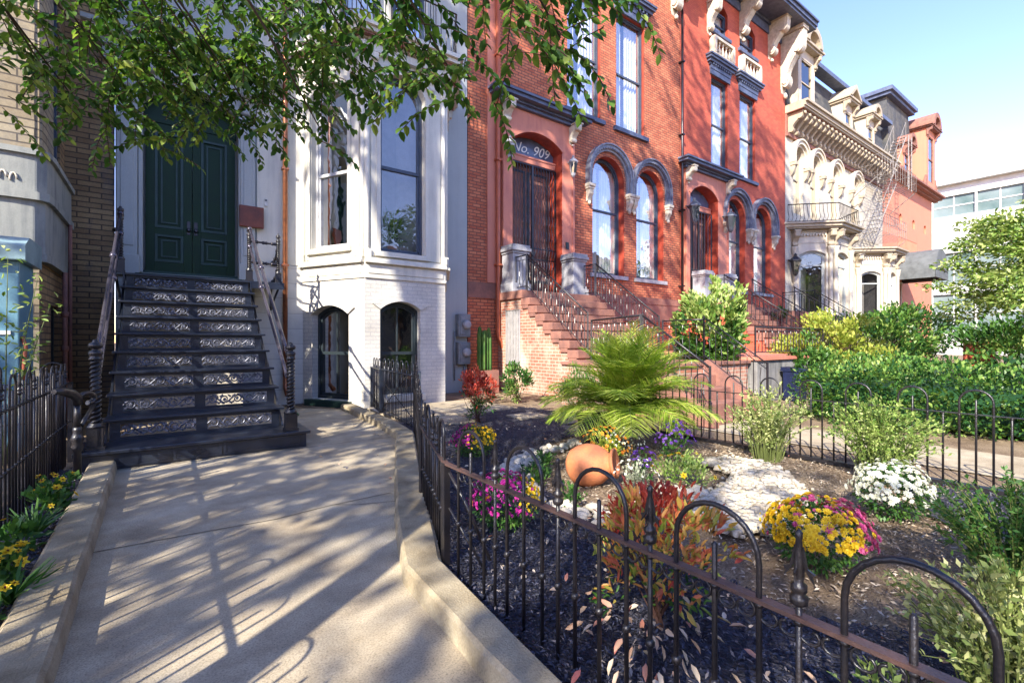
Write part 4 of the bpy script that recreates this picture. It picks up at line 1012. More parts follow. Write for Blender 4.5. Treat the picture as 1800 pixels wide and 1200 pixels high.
m = MB(TB); bracket(m, X_(1246), .22, 13.2+.9, 1.1, .5); m.build('bracket', 'stone_white', D)
# ----------------------------- stoops
def railing(name_parent, a, b, hgt, spacing=.13, r=.008, mat='iron', twist=True, rail=.018, scr=True, pname='railing', low=.1):
    """sloping or level railing from foot point a to foot point b"""
    m = MB(); a = Vector(a); b = Vector(b); up = Vector((0, 0, hgt)); lo_ = Vector((0, 0, low)); L_ = (b-a).length
    m.tube([a+up, b+up], rail, 6); m.bar(a+lo_, b+lo_, .016); m.bar(a+up*.88, b+up*.88, .012)
    n = max(2, int(L_/spacing))
    for i in range(n+1):
        p = a+(b-a)*i/n
        if i in (0, n): m.bar(p, p+up*1.03, .03); continue
        if twist and i % 2:
            m.tube([p+Vector((0, 0, low+(hgt*.88-low)*j/12))+Vector((.012*math.sin(j*1.05), .012*math.sin(j*1.05), 0)) for j in range(13)], r*1.1, 4)
        else: m.bar(p+lo_, p+up*.88, r*2)
    if scr:
        d = (b-a).normalized()
        for i in range(n):
            c = a+(b-a)*(i+.5)/n+up*.94; m.tube([c+d*(.03*math.cos(t))+Vector((0, 0, .026*math.sin(t))) for t in [k*1.05 for k in range(6)]], .004, 3, closed=True)
    return m.build(pname, mat, name_parent)
def pedestal(parent, x0, x1, y0, y1, z0, z1):
    m = MB(); e = .06
    m.box(x0-e, x1+e, y0-e, y1, z0, z0+.22); m.box(x0-e*.4, x1+e*.4, y0-e*.4, y1, z0+.22, z0+.3); m.box(x0, x1, y0, y1, z0+.3, z1-.22)
    m.box(x0-.03, x1+.03, y0-.03, y1, z1-.22, z1-.16); m.box(x0-.07, x1+.07, y0-.07, y1, z1-.16, z1-.08); m.box(x0-.04, x1+.04, y0-.04, y1, z1-.08, z1)
    m.build('pedestal', 'grey_stone', parent, bevel=.01)
def stoop(label, x0, x1, zl, yl, yb, zb, nst, wallmat, treadmat, railmat, seed):
    t = thing('stoop', label, 'steps', ((x0+x1)/2, yb, 0))
    rz = (zl-zb)/nst; ry = (yl-yb)/nst
    for s, x in ((0, x0), (1, x1-.28)):
        m = MB(); poly = [(YW, 0), (YW, zl-.2), (yl, zl-.2)]
        for k in range(nst):
            poly += [(yl-ry*k, zl-rz*(k+1)-.04), (yl-ry*(k+1), zl-rz*(k+1)-.04)]
        poly += [(yb, 0)]
        m.prism(poly, x, x+.28, 'u'); m.build('side_wall', wallmat, t)
    m = MB(); m.box(x0-.06, x1+.06, yl-.05, YW-.12, zl-.2, zl); m.build('landing', treadmat, t, bevel=.012)
    for k in range(nst):
        z = zl-rz*(k+1); y1 = yl-ry*k
        m = MB(); m.box(x0-.05, x1+.05, y1-ry-.04, y1+.02, z-.17, z); m.build('tread', treadmat, t, bevel=.012)
        m = MB(); m.box(x0+.28, x1-.28, y1, y1+.03, z, z+rz-.02); m.build('riser', treadmat, t)
        m = MB(); m.box(x0-.045, x0-.002, y1-ry*.9, y1-.02, z-rz-.05, z-.171); m.build('end_block', treadmat, t, bevel=.01)
    pedestal(t, x0+.03, x0+.5, YW-.62, YW-.13, zl, zl+1.2); pedestal(t, x1-.5, x1-.03, YW-.62, YW-.13, zl, zl+1.2)
    return t
S1 = stoop('brownstone and brick stoop with wrought iron railings leading to number 909', 7.02, 9.62, 2.5, 9.15, 6.95, .86, 8, 'brick_stoop', 'brownstone', 'iron', 1)
for x, mt in ((7.12, 'iron'), (9.5, 'iron')):
    railing(S1, (x, 9.1, 2.5), (x, 7.05, .98), .86, .12, .008, mt, pname='railing')
    railing(S1, (x, 9.55, 2.5), (x, 9.14, 2.5), .86, .12, .008, 'iron_worn', pname='railing')
m = MB(); m.box(6.3, 9.65, 5.0, 6.95, 0, .80); m.build('landing_base', 'brick_stoop', S1); m = MB(); m.box(6.25, 9.7, 4.95, 6.93, .80, .86); m.build('landing', 'brownstone', S1, bevel=.01)
railing(S1, (7.12, 6.95, .86), (6.32, 5.05, .86), .82, .12, .009, 'iron', pname='railing')
for k in range(4):
    m = MB(); m.box(6.35, 8.0, 5.0-.28*(k+1), 5.0-.28*k, 0, .86-.2*(k+1)); m.build('tread', 'brownstone', S1, bevel=.01)
for x in (6.3, 8.0):
    m = MB(); m.prism([(5.0, .86), (4.9, .92), (3.75, .12), (3.75, 0), (5.0, 0)], x, x+.14, 'u'); m.build('stringer', 'brownstone', S1, bevel=.01)
railing(S1, (6.37, 5.05, .86), (6.37, 3.85, .05), .82, .12, .008, 'iron', pname='railing')
railing(S1, (8.07, 5.9, .86), (8.07, 5.0, .86), .8, .13, .006, 'iron_worn', rail=.012, pname='railing'); railing(S1, (8.07, 5.0, .9), (8.07, 3.85, .08), .8, .13, .006, 'iron_worn', rail=.012, pname='railing')
# barred vent in the stoop's side
m = MB(); va, vb = atx(888, 600, 6.97), atx(912, 600, 6.97); zt = atx(900, 545, 6.97)[2]; zb = atx(900, 640, 6.97)[2]
m.box(6.985, 7.01, vb[1], va[1], zb, zt); v_ = m.build('vent', 'grey_stone', S1)
m = MB()
for i in range(9): y = vb[1]+(va[1]-vb[1])*(i+.5)/9; m.bar((6.97, y, zb), (6.97, y, zt), .018)
for z in (zb, zt): m.bar((6.97, vb[1], z), (6.97, va[1], z), .02)
m.build('bars', 'iron_pale', v_)
S2 = stoop('red-brown stoop with plain black railings at the deep red house', 15.5, 17.6, 2.6, 8.9, 6.6, .9, 8, 'brick_deep', 'brownstone', 'iron', 2)
for x in (15.6, 17.5): railing(S2, (x, 8.9, 2.6), (x, 6.6, 1.0), .95, .16, .009, 'iron', twist=False, scr=False)
railing(S2, (17.5, 6.6, .9), (15.8, 5.0, .9), .9, .16, .009, 'iron', twist=False, scr=False)
# raised forecourt with its stained retaining wall
m = MB(); m.box(9.75, 13.2, 4.85, 10.1, 0, .86); m.box(13.2, 22.5, 5.2, 10.1, 0, .86); 
tag(m.build('forecourt', 'stained_stone', origin=(10, 5, 0)), 'low grey stone retaining wall streaked black and white below the deep red stoop', 'retaining wall')
m = MB(); m.box(9.7, 13.3, 4.8, 10.1, .864, .93); m.box(13.3, 22.5, 5.15, 10.1, .864, .93); tag(m.build('terrace', 'red_paint', origin=(10, 5, .86)), kind='structure')
t = thing('railing', 'black iron railing along the top of the stained retaining wall', 'railing', (9.8, 4.9, .93)); railing(t, (9.8, 4.92, .93), (13.1, 4.92, .93), .62, .14, .008, 'iron', scr=False); railing(t, (13.2, 5.25, .93), (17, 5.25, .93), .62, .14, .008, 'iron', scr=False)
# ================================================================= CREAM MANSARD HOUSE
E_ = thing('mansard_house', 'cream house with arcaded windows, a bracketed cornice, two low bays and a grey slate mansard', 'house', (30, YW, 0))
xe = 36.0
acs = [X_(1403), X_(1432), X_(1466), X_(1502)]; AZ = 9.95
ops = [(c-.5, c+.5, 7.3, AZ+.5, .5) for c in acs]
m = MB(TB); wall(m, xc+.01, xe, 0, 12, ops, .3); m.box(xc+.3, xe, .5, 9, 0, 11.9); m.build('wall', 'brick_cream', E_)
for c, o in zip(acs, ops):
    window(E_, TB, o, .2, .07, 'cream_trim', 9.0, depth=.4, curtain=[(o[0]+.05, o[1]-.05, o[2], o[3]-.2)], pane='glass')
    m = MB(TB)
    for r0, r1, p in ((.52, .62, .1), (.62, .78, .2), (.78, .86, .26)):
        a = [(c-r0, AZ-.35)] + arc(c, AZ, r0, PI, 0, 14) + [(c+r0, AZ-.35)]; b = [(c-r1, AZ-.35)] + arc(c, AZ, r1, PI, 0, 14) + [(c+r1, AZ-.35)]; m.band(a, b, -p, 0, sm=True)
    m.build('arch_hood', 'cream_paint', E_)
    for s in (-1, 1):
        m = MB(TB); m.box(c+s*.7-.14, c+s*.7+.14, -.26, 0, AZ-.5, AZ-.35); m.prism([(0, AZ-.5), (-.22, AZ-.5), (-.12, AZ-.85), (0, AZ-1)], c+s*.7-.1, c+s*.7+.1, 'u'); m.build('corbel', 'cream_trim', E_)
# eaves with close-set brackets; dark brown soffit and frieze paint in the shade behind them
def eaves(parent, x0, x1, z, n, mat='cream_trim', dark='brownstone'):
    m = MB(TB); cornice(m, x0, x1, z, [(.8, .08), (.86, .16), (.95, .1)], ret=False); m.build('roof_cornice', mat, parent)
    m = MB(TB); m.box(x0, x1, -.74, -.0, z-.03, z-.004); m.box(x0, x1, -.12, 0, z-1.05, z-.9); m.box(x0, x1, -.06, 0, z-.9, z-.01); m.build('frieze', dark, parent)
    for i in range(n):
        u = x0+(x1-x0)*(i+.5)/n; m = MB(TB); m.prism([(a-.06, b+z-.01) for a, b in scroll(.95, .62, 5)], u-.09, u+.09, 'u'); m.lathe([(.09, 0), (.07, .06)], (u, -.72, z-.16), 7, axis=(0, -1, 0)); m.build('bracket', mat, parent)
eaves(E_, xc+.02, xe, 11.75, 26)
def mbay(parent, pts, zb, zt, wins, mat='cream_paint'):
    """polygonal bay: pts outline; columns at the corners, arched windows"""
    for i, (a, b) in enumerate(zip(pts, pts[1:])):
        L_ = math.hypot(b[0]-a[0], b[1]-a[1]); T = frame(a[0], a[1], math.atan2(b[1]-a[1], b[0]-a[0])); mg = .32
        op = (mg, L_-mg, zb, zt-1.0, .18)
        m = MB(T); wall(m, 0, L_, 0, zt, [op], .16); m.build('bay_wall', mat, parent)
        window(parent, T, op, .1, .06, 'grey_paint', zb+(zt-zb)*.58, depth=.9, pane='glass_sky')
        m = MB(T); c1 = contour(op, -.01); c0 = contour(op, -.1); m.band(c1, c0, -.05, 0); m.box(mg-.12, L_-mg+.12, -.08, 0, zb-.16, zb-.012)
        m.box(0, L_, -.05, 0, zb-.5, zb-.35); m.box(.1, L_-.1, -.03, 0, zt-.62, zt-.5)
        for k in range(int(L_/.13)): m.box(.1+k*.13, .16+k*.13, -.10, 0, zt-.3, zt-.2)
        m.build('mouldings', mat, parent)
        for u in (.12, L_-.12):
            m = MB(T); m.lathe([(.13, 0), (.13, .12), (.09, .18), (.085, zt-zb-1.1), (.12, zt-zb-1.0), (.15, zt-zb-.75), (.17, zt-zb-.7)], (u, -.08, zb-.1), 8); m.build('column', mat, parent)
            m = MB(T); bracket(m, u, .2, zt-.12, .7, .42); m.build('bracket', 'cream_trim', parent)
    def off(e): 
        q = []; n = len(pts)
        for i, p in enumerate(pts):
            if i == 0: q.append((p[0]-e*1.3, p[1]))
            elif i == n-1: q.append((p[0]+e*1.3, p[1]))
            else: q.append((p[0]+(-e*.45 if i == 1 else e*.45), p[1]-e))
        return q
    m = MB()
    for e, z0, z1 in ((.05, -.12, 0), (.35, 0, .07), (.45, .07, .2), (.55, .2, .28)): m.prism(off(e), zt+z0, zt+z1-.001, 'z')
    m.build('bay_cornice', 'cream_trim', parent)
    return off(.3), zt+.28
ro, rz_ = mbay(E_, [(23.7, YW), (24.95, 8.95), (27.0, 8.95), (28.2, YW)], 2.5, 6.45, None)
m = MB()
for a, b in zip(ro, ro[1:]):
    L_ = math.hypot(b[0]-a[0], b[1]-a[1]); n_ = int(L_/.16)
    for z in (rz_+.06, rz_+.85): m.bar((a[0], a[1], z), (b[0], b[1], z), .035)
    for i in range(n_+1):
        x, y = a[0]+(b[0]-a[0])*i/n_, a[1]+(b[1]-a[1])*i/n_
        m.tube([(x, y, rz_+.05), (x-.02, y-.07, rz_+.25), (x, y-.02, rz_+.5), (x, y, rz_+.85)], .012, 3)
m.build('balcony_railing', 'iron', E_)
mbay(E_, [(31.5, YW), (32.8, 9.1), (34.5, 9.1), (35.7, YW)], 2.2, 6.2, None)
m = MB(); m.box(xc+.2, xe, YW-1.1, YW-.3, 0, 1.2); m.build('base', 'stone_white', E_)
# mansard and dormers
m = MB(TB); m.prism([(.1, 12.05), (.7, 15.2), (.9, 15.3), (6, 15.4), (6, 12.05)], xc+.6, 38.0, 'u'); m.build('mansard_roof', 'slate', E_)
m = MB(TB); cornice(m, xc+.02, 37.9, 15.2, [(-.55, .12), (-.45, .1)], ret=False); m.build('roof_edge', 'slate_blue_trim', E_)
def dormer(parent, cu, w_, z0, z1, kind, mat='cream_paint', trim='cream_trim', pr=.12, glassm='glass_sky'):
    T = frame(0, YW-pr)
    op = (cu-w_*.5, cu+w_*.5, z0+.5, z1-.75, 0)
    m = MB(T); wall(m, cu-w_*.8, cu+w_*.8, z0, z1-.3, [op], .12); m.box(cu-w_*.8, cu-w_*.8+.02, 0, 1.3, z0, z1-.3); m.box(cu+w_*.8-.02, cu+w_*.8, 0, 1.3, z0, z1-.3)
    d = m.build('dormer', mat, parent)
    m = MB(T); fr = contour(op, 0.0); m.band(contour(op, .07), contour(op, -.02), .02, .1); m.box(op[0], op[1], .03, .08, (op[2]+op[3])/2-.03, (op[2]+op[3])/2+.03); m.box(op[0], op[1], .02, .1, op[2], op[2]+.07); m.build('dormer_window', trim, d)
    m = MB(T); m.face([(op[0], .07, op[2]), (op[1], .07, op[2]), (op[1], .07, op[3]), (op[0], .07, op[3])]); m.build('pane', glassm, d)
    m = MB(T)
    zc = z1-.3
    m.box(cu-w_*.95, cu+w_*.95, -.28, 1.3, zc, zc+.1); m.box(cu-w_*1.05, cu+w_*1.05, -.36, 1.3, zc+.1, zc+.2)
    if kind == 'arch':
        a = arc(cu, zc+.18, w_*.5, PI, 0, 12); b = arc(cu, zc+.18, w_*.75, PI, 0, 12); m.band(a, b, -.4, 1.2, sm=True); m.prism(arc(cu, zc+.18, w_*.52, PI, 0, 12), -.1, 1.1, 'v')
    else: m.prism([(cu-w_, zc+.19), (cu, zc+.19+w_*.9), (cu+w_, zc+.19), (cu+w_*.75, zc+.19), (cu, zc+.19+w_*.62), (cu-w_*.75, zc+.19)], -.4, 1.2, 'v')
    m.build('dormer_hood', trim, d)
    for s in (-1, 1):
        m = MB(T); bracket(m, cu+s*w_*.78, .16, zc, .6, .3); m.build('bracket', trim, d)
        m = MB(T); m.prism([(cu+s*w_*.8, z0), (cu+s*w_*1.15, z0), (cu+s*w_*1.05, z0+.4), (cu+s*w_*.8, z0+.9)], -.05, .1, 'v'); m.build('scroll_foot', trim, d)
dormer(E_, 25.0, 1.15, 12.05, 15.5, 'arch'); dormer(E_, 30.2, .8, 12.05, 14.5, 'gable'); dormer(E_, 33.6, .8, 12.05, 14.6, 'arch'); 
for u in (27.3, 31.4): 
    m = MB(TB); m.box(u-.4, u+.4, 2.2, 3.2, 15.2, 16.6); m.box(u-.5, u+.5, 2.1, 3.3, 16.6, 16.8); m.build('chimney', 'brick_cream', E_)
lantern(E_, frame(0, YW-.02), xc+.3, Z_(1383, 468)+.1, 'iron', 1.9, .3)
# ================================================================= RED RENDERED CORNER HOUSE
F_ = thing('corner_house', 'salmon-red rendered house with a slate pavilion roof, blue roof edge and grey barrel awning', 'house', (41, YW, 0))
xf = 46.8
hs = [(X_(p)-.3, X_(p)+.3, 9.1, 9.75, .3) for p in (1583, 1606, 1626)]
m = MB(TB); wall(m, xe+.01, xf, 0, 12, hs, .25); m.box(xe+.02, xf, .4, 12, 0, 11.9); m.build('wall', 'red_render', F_)
for h_ in hs: m = MB(TB); m.box(h_[0]-.1, h_[1]+.1, .12, .2, h_[2]-.1, h_[3]+.1); m.build('vent_opening', 'pipe_red', F_)
m = MB(TB); cornice(m, xe, xf+.5, 11.75, [(.25, .1), (.5, .12), (.7, .12)], ret=False); m.build('roof_cornice', 'brownstone', F_)
m = MB(); 
m.prism([(38.0, YW+.15), (42.9, YW+.15), (42.9, 13.4), (38.0, 13.4)], 12.0, 12.3, 'z')
V8 = [(38.0, YW+.15, 12.2), (42.9, YW+.15, 12.2), (42.9, 13.4, 12.2), (38.0, 13.4, 12.2), (38.15, YW+.4, 17.3), (42.7, YW+.4, 17.3), (42.7, 13.2, 17.3), (38.15, 13.2, 17.3)]
for q in ((0, 1, 5, 4), (1, 2, 6, 5), (2, 3, 7, 6), (3, 0, 4, 7), (4, 5, 6, 7)): m.face([V8[i] for i in q])
m.build('pavilion_roof', 'slate', F_)
m = MB(); m.box(37.85, 43.0, YW+.1, 13.5, 17.3, 17.5); m.box(37.7, 43.15, YW-.05, 13.65, 17.5, 17.75); m.build('roof_edge', 'slate_blue_trim', F_)
m = MB(TB); m.prism([(.2, 12.05), (.8, 16.0), (6, 16.1), (6, 12.05)], 42.9, xf, 'u'); m.build('mansard_roof', 'slate', F_)
dormer(F_, 44.3, 1.3, 12.1, 16.6, 'arch', 'red_render', 'brownstone', .5)
dormer(F_, 40.4, .9, 12.1, 14.6, 'arch', 'red_render', 'brownstone', .1)
m = MB(TB); m.box(36.4, 37.3, -.05, .1, 2.2, 5.0); m.box(37.6, 39.2, -.04, .1, 2.0, 4.9); m.build('door', 'pipe_red', F_)
m = MB(TB); m.box(37.5, 37.6, -.12, .02, 2, 5.0); m.box(39.2, 39.3, -.12, .02, 2, 5); m.box(37.4, 39.4, -.14, .02, 5, 5.15); m.build('door_frame', 'cream_trim', F_)
# awning: barrel vault reaching out over the door
m = MB(); prof = arc(38.4, 5.55, 1.35, PI, 0, 14)
m.band([(x*1.0, z) for x, z in prof], [(38.4+(x-38.4)*1.02, 5.55+(z-5.55)*1.02) for x, z in prof], 7.9, YW, sm=True)
m.prism(prof, 7.88, 7.93, 'v'); m.box(37.02, 37.06, 7.9, YW, 5.1, 5.6); m.box(39.74, 39.78, 7.9, YW, 5.1, 5.6); m.box(37.02, 39.78, 7.88, 7.92, 5.1, 5.6)
m.build('awning', 'awning_grey', F_)
m = MB(); m.bar((37.1, 8, 5.2), (37.1, YW, 5.2), .05); m.bar((39.7, 8, 5.2), (39.7, YW, 5.2), .05); m.build('awning_frame', 'iron', F_)
m = MB(TB)
for z in (6.9, 7.7): m.bar((36.3, -.7, z), (40, -.7, z), .04)
for i in range(16): m.bar((36.3+i*.245, -.7, 6.9), (36.3+i*.245, -.7, 7.7), .03)
m.box(36.3, 40, -.7, 0, 6.8, 6.88); m.build('balcony_railing', 'red_render', F_)
# fire escape in front of the cream wall
K = thing('fire_escape', 'pale iron fire escape zigzagging down between the cream house and the salmon house', 'fire escape', (33, 9.4, 7))
def grate(z, x0, x1):
    m = MB(); [m.bar((x0, YW-1.35+.13*q, z), (x1, YW-1.35+.13*q, z), .02) for q in range(11)]
    for zz in (z+.5, z+1.0):
        m.bar((x0, YW-1.35, zz), (x1, YW-1.35, zz), .022); m.bar((x0, YW-1.35, zz), (x0, YW, zz), .022); m.bar((x1, YW-1.35, zz), (x1, YW, zz), .022)
    for i in range(15): x = x0+(x1-x0)*i/14; m.bar((x, YW-1.35, z), (x, YW-1.35, z+1), .015)
    for x in (x0, x1): m.bar((x, YW-1.3, z-.05), (x, YW, z-1.1), .04)
    m.build('platform', 'iron_pale', K)
grate(7.2, 30.2, 35.3); grate(10.4, 31.2, 37.2)
for (xA, zA, xB, zB, yy) in ((31.2, 7.2, 34.4, 10.4, YW-1.1), (33.4, 10.4, 36.2, 13.6, YW-1.1)):
    m = MB()
    for y in (yy, yy+.6):
        m.bar((xA, y, zA), (xB, y, zB), .045); m.bar((xA, y, zA+.9), (xB, y, zB+.9), .022)
        for i in range(6): x = xA+(xB-xA)*i/5; z = zA+(zB-zA)*i/5; m.bar((x, y, z), (x, y, z+.9), .016)
    for i in range(13): x = xA+(xB-xA)*i/12; z = zA+(zB-zA)*i/12; m.box(x-.08, x+.08, yy, yy+.6, z-.005, z+.008)
    m.build('stair_flight', 'iron_pale', K)
m = MB()
for x in (36.3, 36.9):
    m.bar((x, YW-1.2, 10.4), (x, YW-1.2, 13.7), .05)
for i in range(10): m.bar((36.3, YW-1.2, 10.6+i*.32), (36.9, YW-1.2, 10.6+i*.32), .03)
m.build('ladder', 'iron_pale', K)
# ================================================================= MODERN WHITE BUILDING
G_ = thing('modern_building', 'modern white office building with ribbon windows at the far right', 'building', (60, 0, 0))
TG = frame(60, 14, R(-90))     # u runs towards the street (-y), v runs away (+x)
m = MB(TG)
ops = []
for (z0, z1, n0) in ((13.1, 15.0, 0), (6.6, 9.6, 1), (2.2, 5.7, 0)):
    for i in range(12): ops.append((1.0+i*3.1, 3.95+i*3.1, z0, z1, 0))
wall(m, 0, 40, 0, 16.0, ops, .35); m.box(0, 40, 8, 9, 0, 16); m.box(-.02, .0, 0, 8.5, 0, 16)
m.build('wall', 'white_wall', G_)
m = MB(TG); m.box(-.4, 40, -.7, 9, 16.0, 16.45); m.build('roof_slab', 'white_wall', G_)
plain('pale_glass', (.20, .25, .25), .3, .25, .35, 0, 0, col2=(.07, .12, .11), spec=.4)
for o in ops:
    m = MB(TG); m.box(o[0], o[1], .25, .3, o[2], o[3]); p = m.build('window', 'pale_glass', G_)
    if o[0] < 26: m = MB(TG); m.box((o[0]+o[1])/2-.05, (o[0]+o[1])/2+.05, .2, .25, o[2], o[3]); m.box(o[0], o[1], .19, .25, (o[2]+o[3])/2-.05, (o[2]+o[3])/2+.05); m.build('mullion', 'white_wall', p)
# third stoop
S3 = thing('stoop', 'far stoop with black railings in front of the cream bay house', 'steps', (22, 6.5, 0))
for k in range(7):
    m = MB(); m.box(20.6, 22.6, 8.8-.3*(k+1), 8.8-.3*k+.02, .9, 2.5-.22*(k+1)); m.build('tread', 'brownstone', S3)
m = MB(); m.box(20.6, 22.8, 8.8, YW-.1, .9, 2.5); m.build('landing', 'brownstone', S3)
for x in (20.7, 22.6): railing(S3, (x, 8.8, 2.5), (x, 6.6, .93), .95, .22, .011, 'iron', twist=False, scr=False)
railing(S3, (22.6, YW-.1, 2.5), (22.6, 8.8, 2.5), .95, .22, .011, 'iron', twist=False, scr=False)
# building across the street: only ever seen mirrored in the window panes
Q_ = thing('apartment_building', 'tan apartment building across the street behind the viewer', 'building', (0, -22, 0))
m = MB(); m.box(-14, 34, -34, -22, 0, 8.6); m.box(34.5, 52, -34, -21.5, 0, 12.4); m.box(52.5, 90, -34, -22.5, 0, 10.2); m.build('wall', 'brick_bay_tan', Q_)
m = MB(); m.box(-14.5, 34.5, -34.5, -21.5, 8.6, 9.2); m.build('roof_cornice', 'cream_trim', Q_)
for fl in range(2):
    for i in range(13): m = MB(); m.box(-12+i*3.5, -10.6+i*3.5, -22.0, -21.97, 1.6+fl*3.7, 3.9+fl*3.7); m.build('window', 'frame_dark', Q_)
# ================================================================= FENCES
def finial(m, x, y, z, s=1.0):
    """arrow-shaped spear head with collar and curled barbs"""
    m.lathe([(.010*s, -.075*s), (.020*s, -.068*s), (.022*s, -.052*s), (.012*s, -.045*s), (.019*s, -.036*s), (.019*s, -.024*s), (.010*s, -.016*s), (.013*s, 0), (.011*s, .05*s), (.007*s, .085*s), (.009*s, .092*s), (.009*s, .102*s), (.002*s, .11*s)], (x, y, z), 8)
    return m
def barbs(m, x, y, z, d, s=1.0):
    px, py = d
    for sg in (-1, 1):
        for (ax, ay) in ((px, py), (-py*.7, px*.7)):
            P_ = [(0, .05), (.008, .03), (.022, .004), (.034, -.012), (.030, .004), (.036, .012), (.020, .02), (.010, .07)]
            q = [(x+ax*sg*a*s, y+ay*sg*a*s, z+b*s) for a, b in P_]; nrm_ = (-ay*.003, ax*.003)
            A = [(a+nrm_[0], b+nrm_[1], c) for a, b, c in q]; B2 = [(a-nrm_[0], b-nrm_[1], c) for a, b, c in q]
            m.face(A); m.face(B2[::-1])
            for i in range(len(A)): j = (i+1) % len(A); m.face([A[i], A[j], B2[j], B2[i]])
def hoop_fence(root, a, b, rail, top, pat, r=.0085, base=0.0, mat='iron', railmat='iron_rust', lower=None, knots=True, endposts=(0, 0), scrolls=False, railw=.012, s=1.0, rail_b=None):
    """a, b foot points; pat = list of (kind, distance) with kind 'h' (hoop start,end), 's' spear, 'p' picket"""
    a = Vector((a[0], a[1])); b = Vector((b[0], b[1])); L_ = (b-a).length; d = (b-a)/L_; rb = rail if rail_b is None else rail_b
    P = lambda q, z: (a.x+d.x*q, a.y+d.y*q, z)
    rz = lambda q: rail+(rb-rail)*q/L_
    dz = lambda q: rz(q)-rail
    for it in pat:
        k = it[0]; m = MB()
        if k == 'h':
            q0, q1 = it[1], it[2]; c = (q0+q1)/2; w_ = (q1-q0)/2; H = top-rail; n = 12
            sp = rail+H-w_ if H > w_ else rail
            pts = [P(q0, base), P(q0, sp+dz(c))] + [P(c-w_*math.cos(PI*i/n), sp+dz(c)+(rail+H-sp)*math.sin(PI*i/n)) for i in range(1, n)] + [P(q1, sp+dz(c)), P(q1, base)]
            m.tube(pts, r, 8); feet = (q0, q1); nm = 'hoop'
        elif k == 's':
            q = it[1]; m.tube([P(q, base), P(q, top-.1*s+dz(q))], r, 8); f = P(q, top-.11*s+dz(q)); finial(m, *f, s=s); barbs(m, f[0], f[1], f[2], (d.x, d.y), s); feet = (q,); nm = 'spear'
        else:
            q = it[1]; hz = it[2]; m.tube([P(q, base), P(q, hz+dz(q)-.006), P(q, hz+dz(q))], [r, r, r*.4], 8); feet = (q,); nm = 'picket'
        for q in feet:
            if knots:
                for zk in ((lower or .3),): m.lathe([(r*1.1, -.014*s), (r*1.9, -.006*s), (r*1.9, .006*s), (r*1.1, .014*s)], P(q, zk), 7)
            m.lathe([(r*1.5, -.012), (r*1.5, -.001)], P(q, rz(q)-railw*.55), 7)
        m.build(nm, mat, root)
    m = MB(); ra, rbp = P(0, rail), P(L_, rb); nx, ny = -d.y*railw*1.3, d.x*railw*1.3
    A = [(ra[0]+sx*nx, ra[1]+sx*ny, ra[2]+sz*railw*.45) for sx, sz in ((-1, -1), (1, -1), (1, 1), (-1, 1))]; B2 = [(rbp[0]+sx*nx, rbp[1]+sx*ny, rbp[2]+sz*railw*.45) for sx, sz in ((-1, -1), (1, -1), (1, 1), (-1, 1))]
    m.face(A); m.face(B2[::-1])
    for i in range(4): j = (i+1) % 4; m.face([A[i], B2[i], B2[j], A[j]])
    m.build('top_rail', railmat, root)
    if lower:
        m = MB(); m.tube([P(0, lower), P(L_, lower)], r*.7, 5); m.build('lower_rail', mat, root)
    if scrolls:
        qs = sorted([f for it in pat for f in (it[1:3] if it[0] == 'h' else it[1:2])])
        m = MB()
        for q0, q1 in zip(qs, qs[1:]):
            if q1-q0 < .045: continue
            w_ = min((q1-q0)/2-.004, .045)
            for sg in (-1, 1):
                c = (q0+q1)/2+sg*w_*.5; pts = [P(c+sg*w_*.62*math.cos(t)*(1-t*.09), rail-.014-w_*.5-w_*.55*math.sin(t)*(1-t*.09)) for t in [i*.6-1.6 for i in range(11)]]
                m.tube(pts, r*.5, 5)
        m.build('scrollwork', mat, root)
    for q, on in ((0, endposts[0]), (L_, endposts[1])):
        if on:
            m = MB(); x, y, _ = P(q, 0); m.box(x-on, x+on, y-on, y+on, base-.02, rz(q)+.004); m.build('post', mat, root)
# near fence along x = 1.23
X0 = 1.235; YA, YB = 2.30, -1.6
pat = [('p', .27-.0, .70)]
ph = .14
for k in range(9):
    q = ph+.435*k
    pat.append(('h', q, q+.245)) if q+.245 < YA-YB else None
    pat.append(('p', q+.1225, .695)); pat.append(('s', q+.34))
pat = [p for p in pat[1:] if p[1] < YA-YB-.05]
# an extra picket fills each wide gap below the rail
NF = thing('garden_fence', 'black hoop-and-spear fence with rusty top rail running past the viewer', 'fence', (X0, YA, 0))
hoop_fence(NF, (X0, YA), (X0, YB), .587, .798, pat, r=.0078, lower=None, endposts=(.018, 0), scrolls=True)
m = MB()
m.tube([(X0+.01, YA-.02, .54), (X0+.05, YA-.12, .40), (X0+.12, YA-.26, .12)], .009, 6); m.tube([(X0+.01, YA-.02, .35), (X0+.14, YA-.2, .02)], .008, 6); m.build('brace', 'iron', NF)
# kerb-side fence from the corner to the gate
BX, BY, CX, CY = 1.585, 3.33, 2.70, 5.86
KF = thing('garden_fence', 'black iron hoop fence following the right kerb up to the gate', 'fence', (BX, BY, 0))
def seg(root, a, b, rail, rail_b, top, n_un=None, sp=.075, s=1.0, **kw):
    L_ = math.hypot(b[0]-a[0], b[1]-a[1]); pat = []; q = sp*.6; i = 0
    while q < L_-.03:
        if i % 5 == 0 and q+2*sp < L_: pat += [('h', q, q+2*sp), ('p', q+sp, top-.09)]; q += 3*sp
        elif i % 5 in (1, 3): pat.append(('s', q)); q += sp
        else: pat.append(('p', q, rail+.10)); q += sp
        i += 1
    hoop_fence(root, a, b, rail, top, pat, rail_b=rail_b, s=s, **kw)
seg(KF, (X0, YA), (BX, BY), .587, .60, .80, sp=.085, lower=.30, endposts=(0, .018))
seg(KF, (BX, BY), (CX, CY), .60, .78, .82, sp=.11, lower=.30, mat='iron', railmat='iron_worn', endposts=(.0, .022))
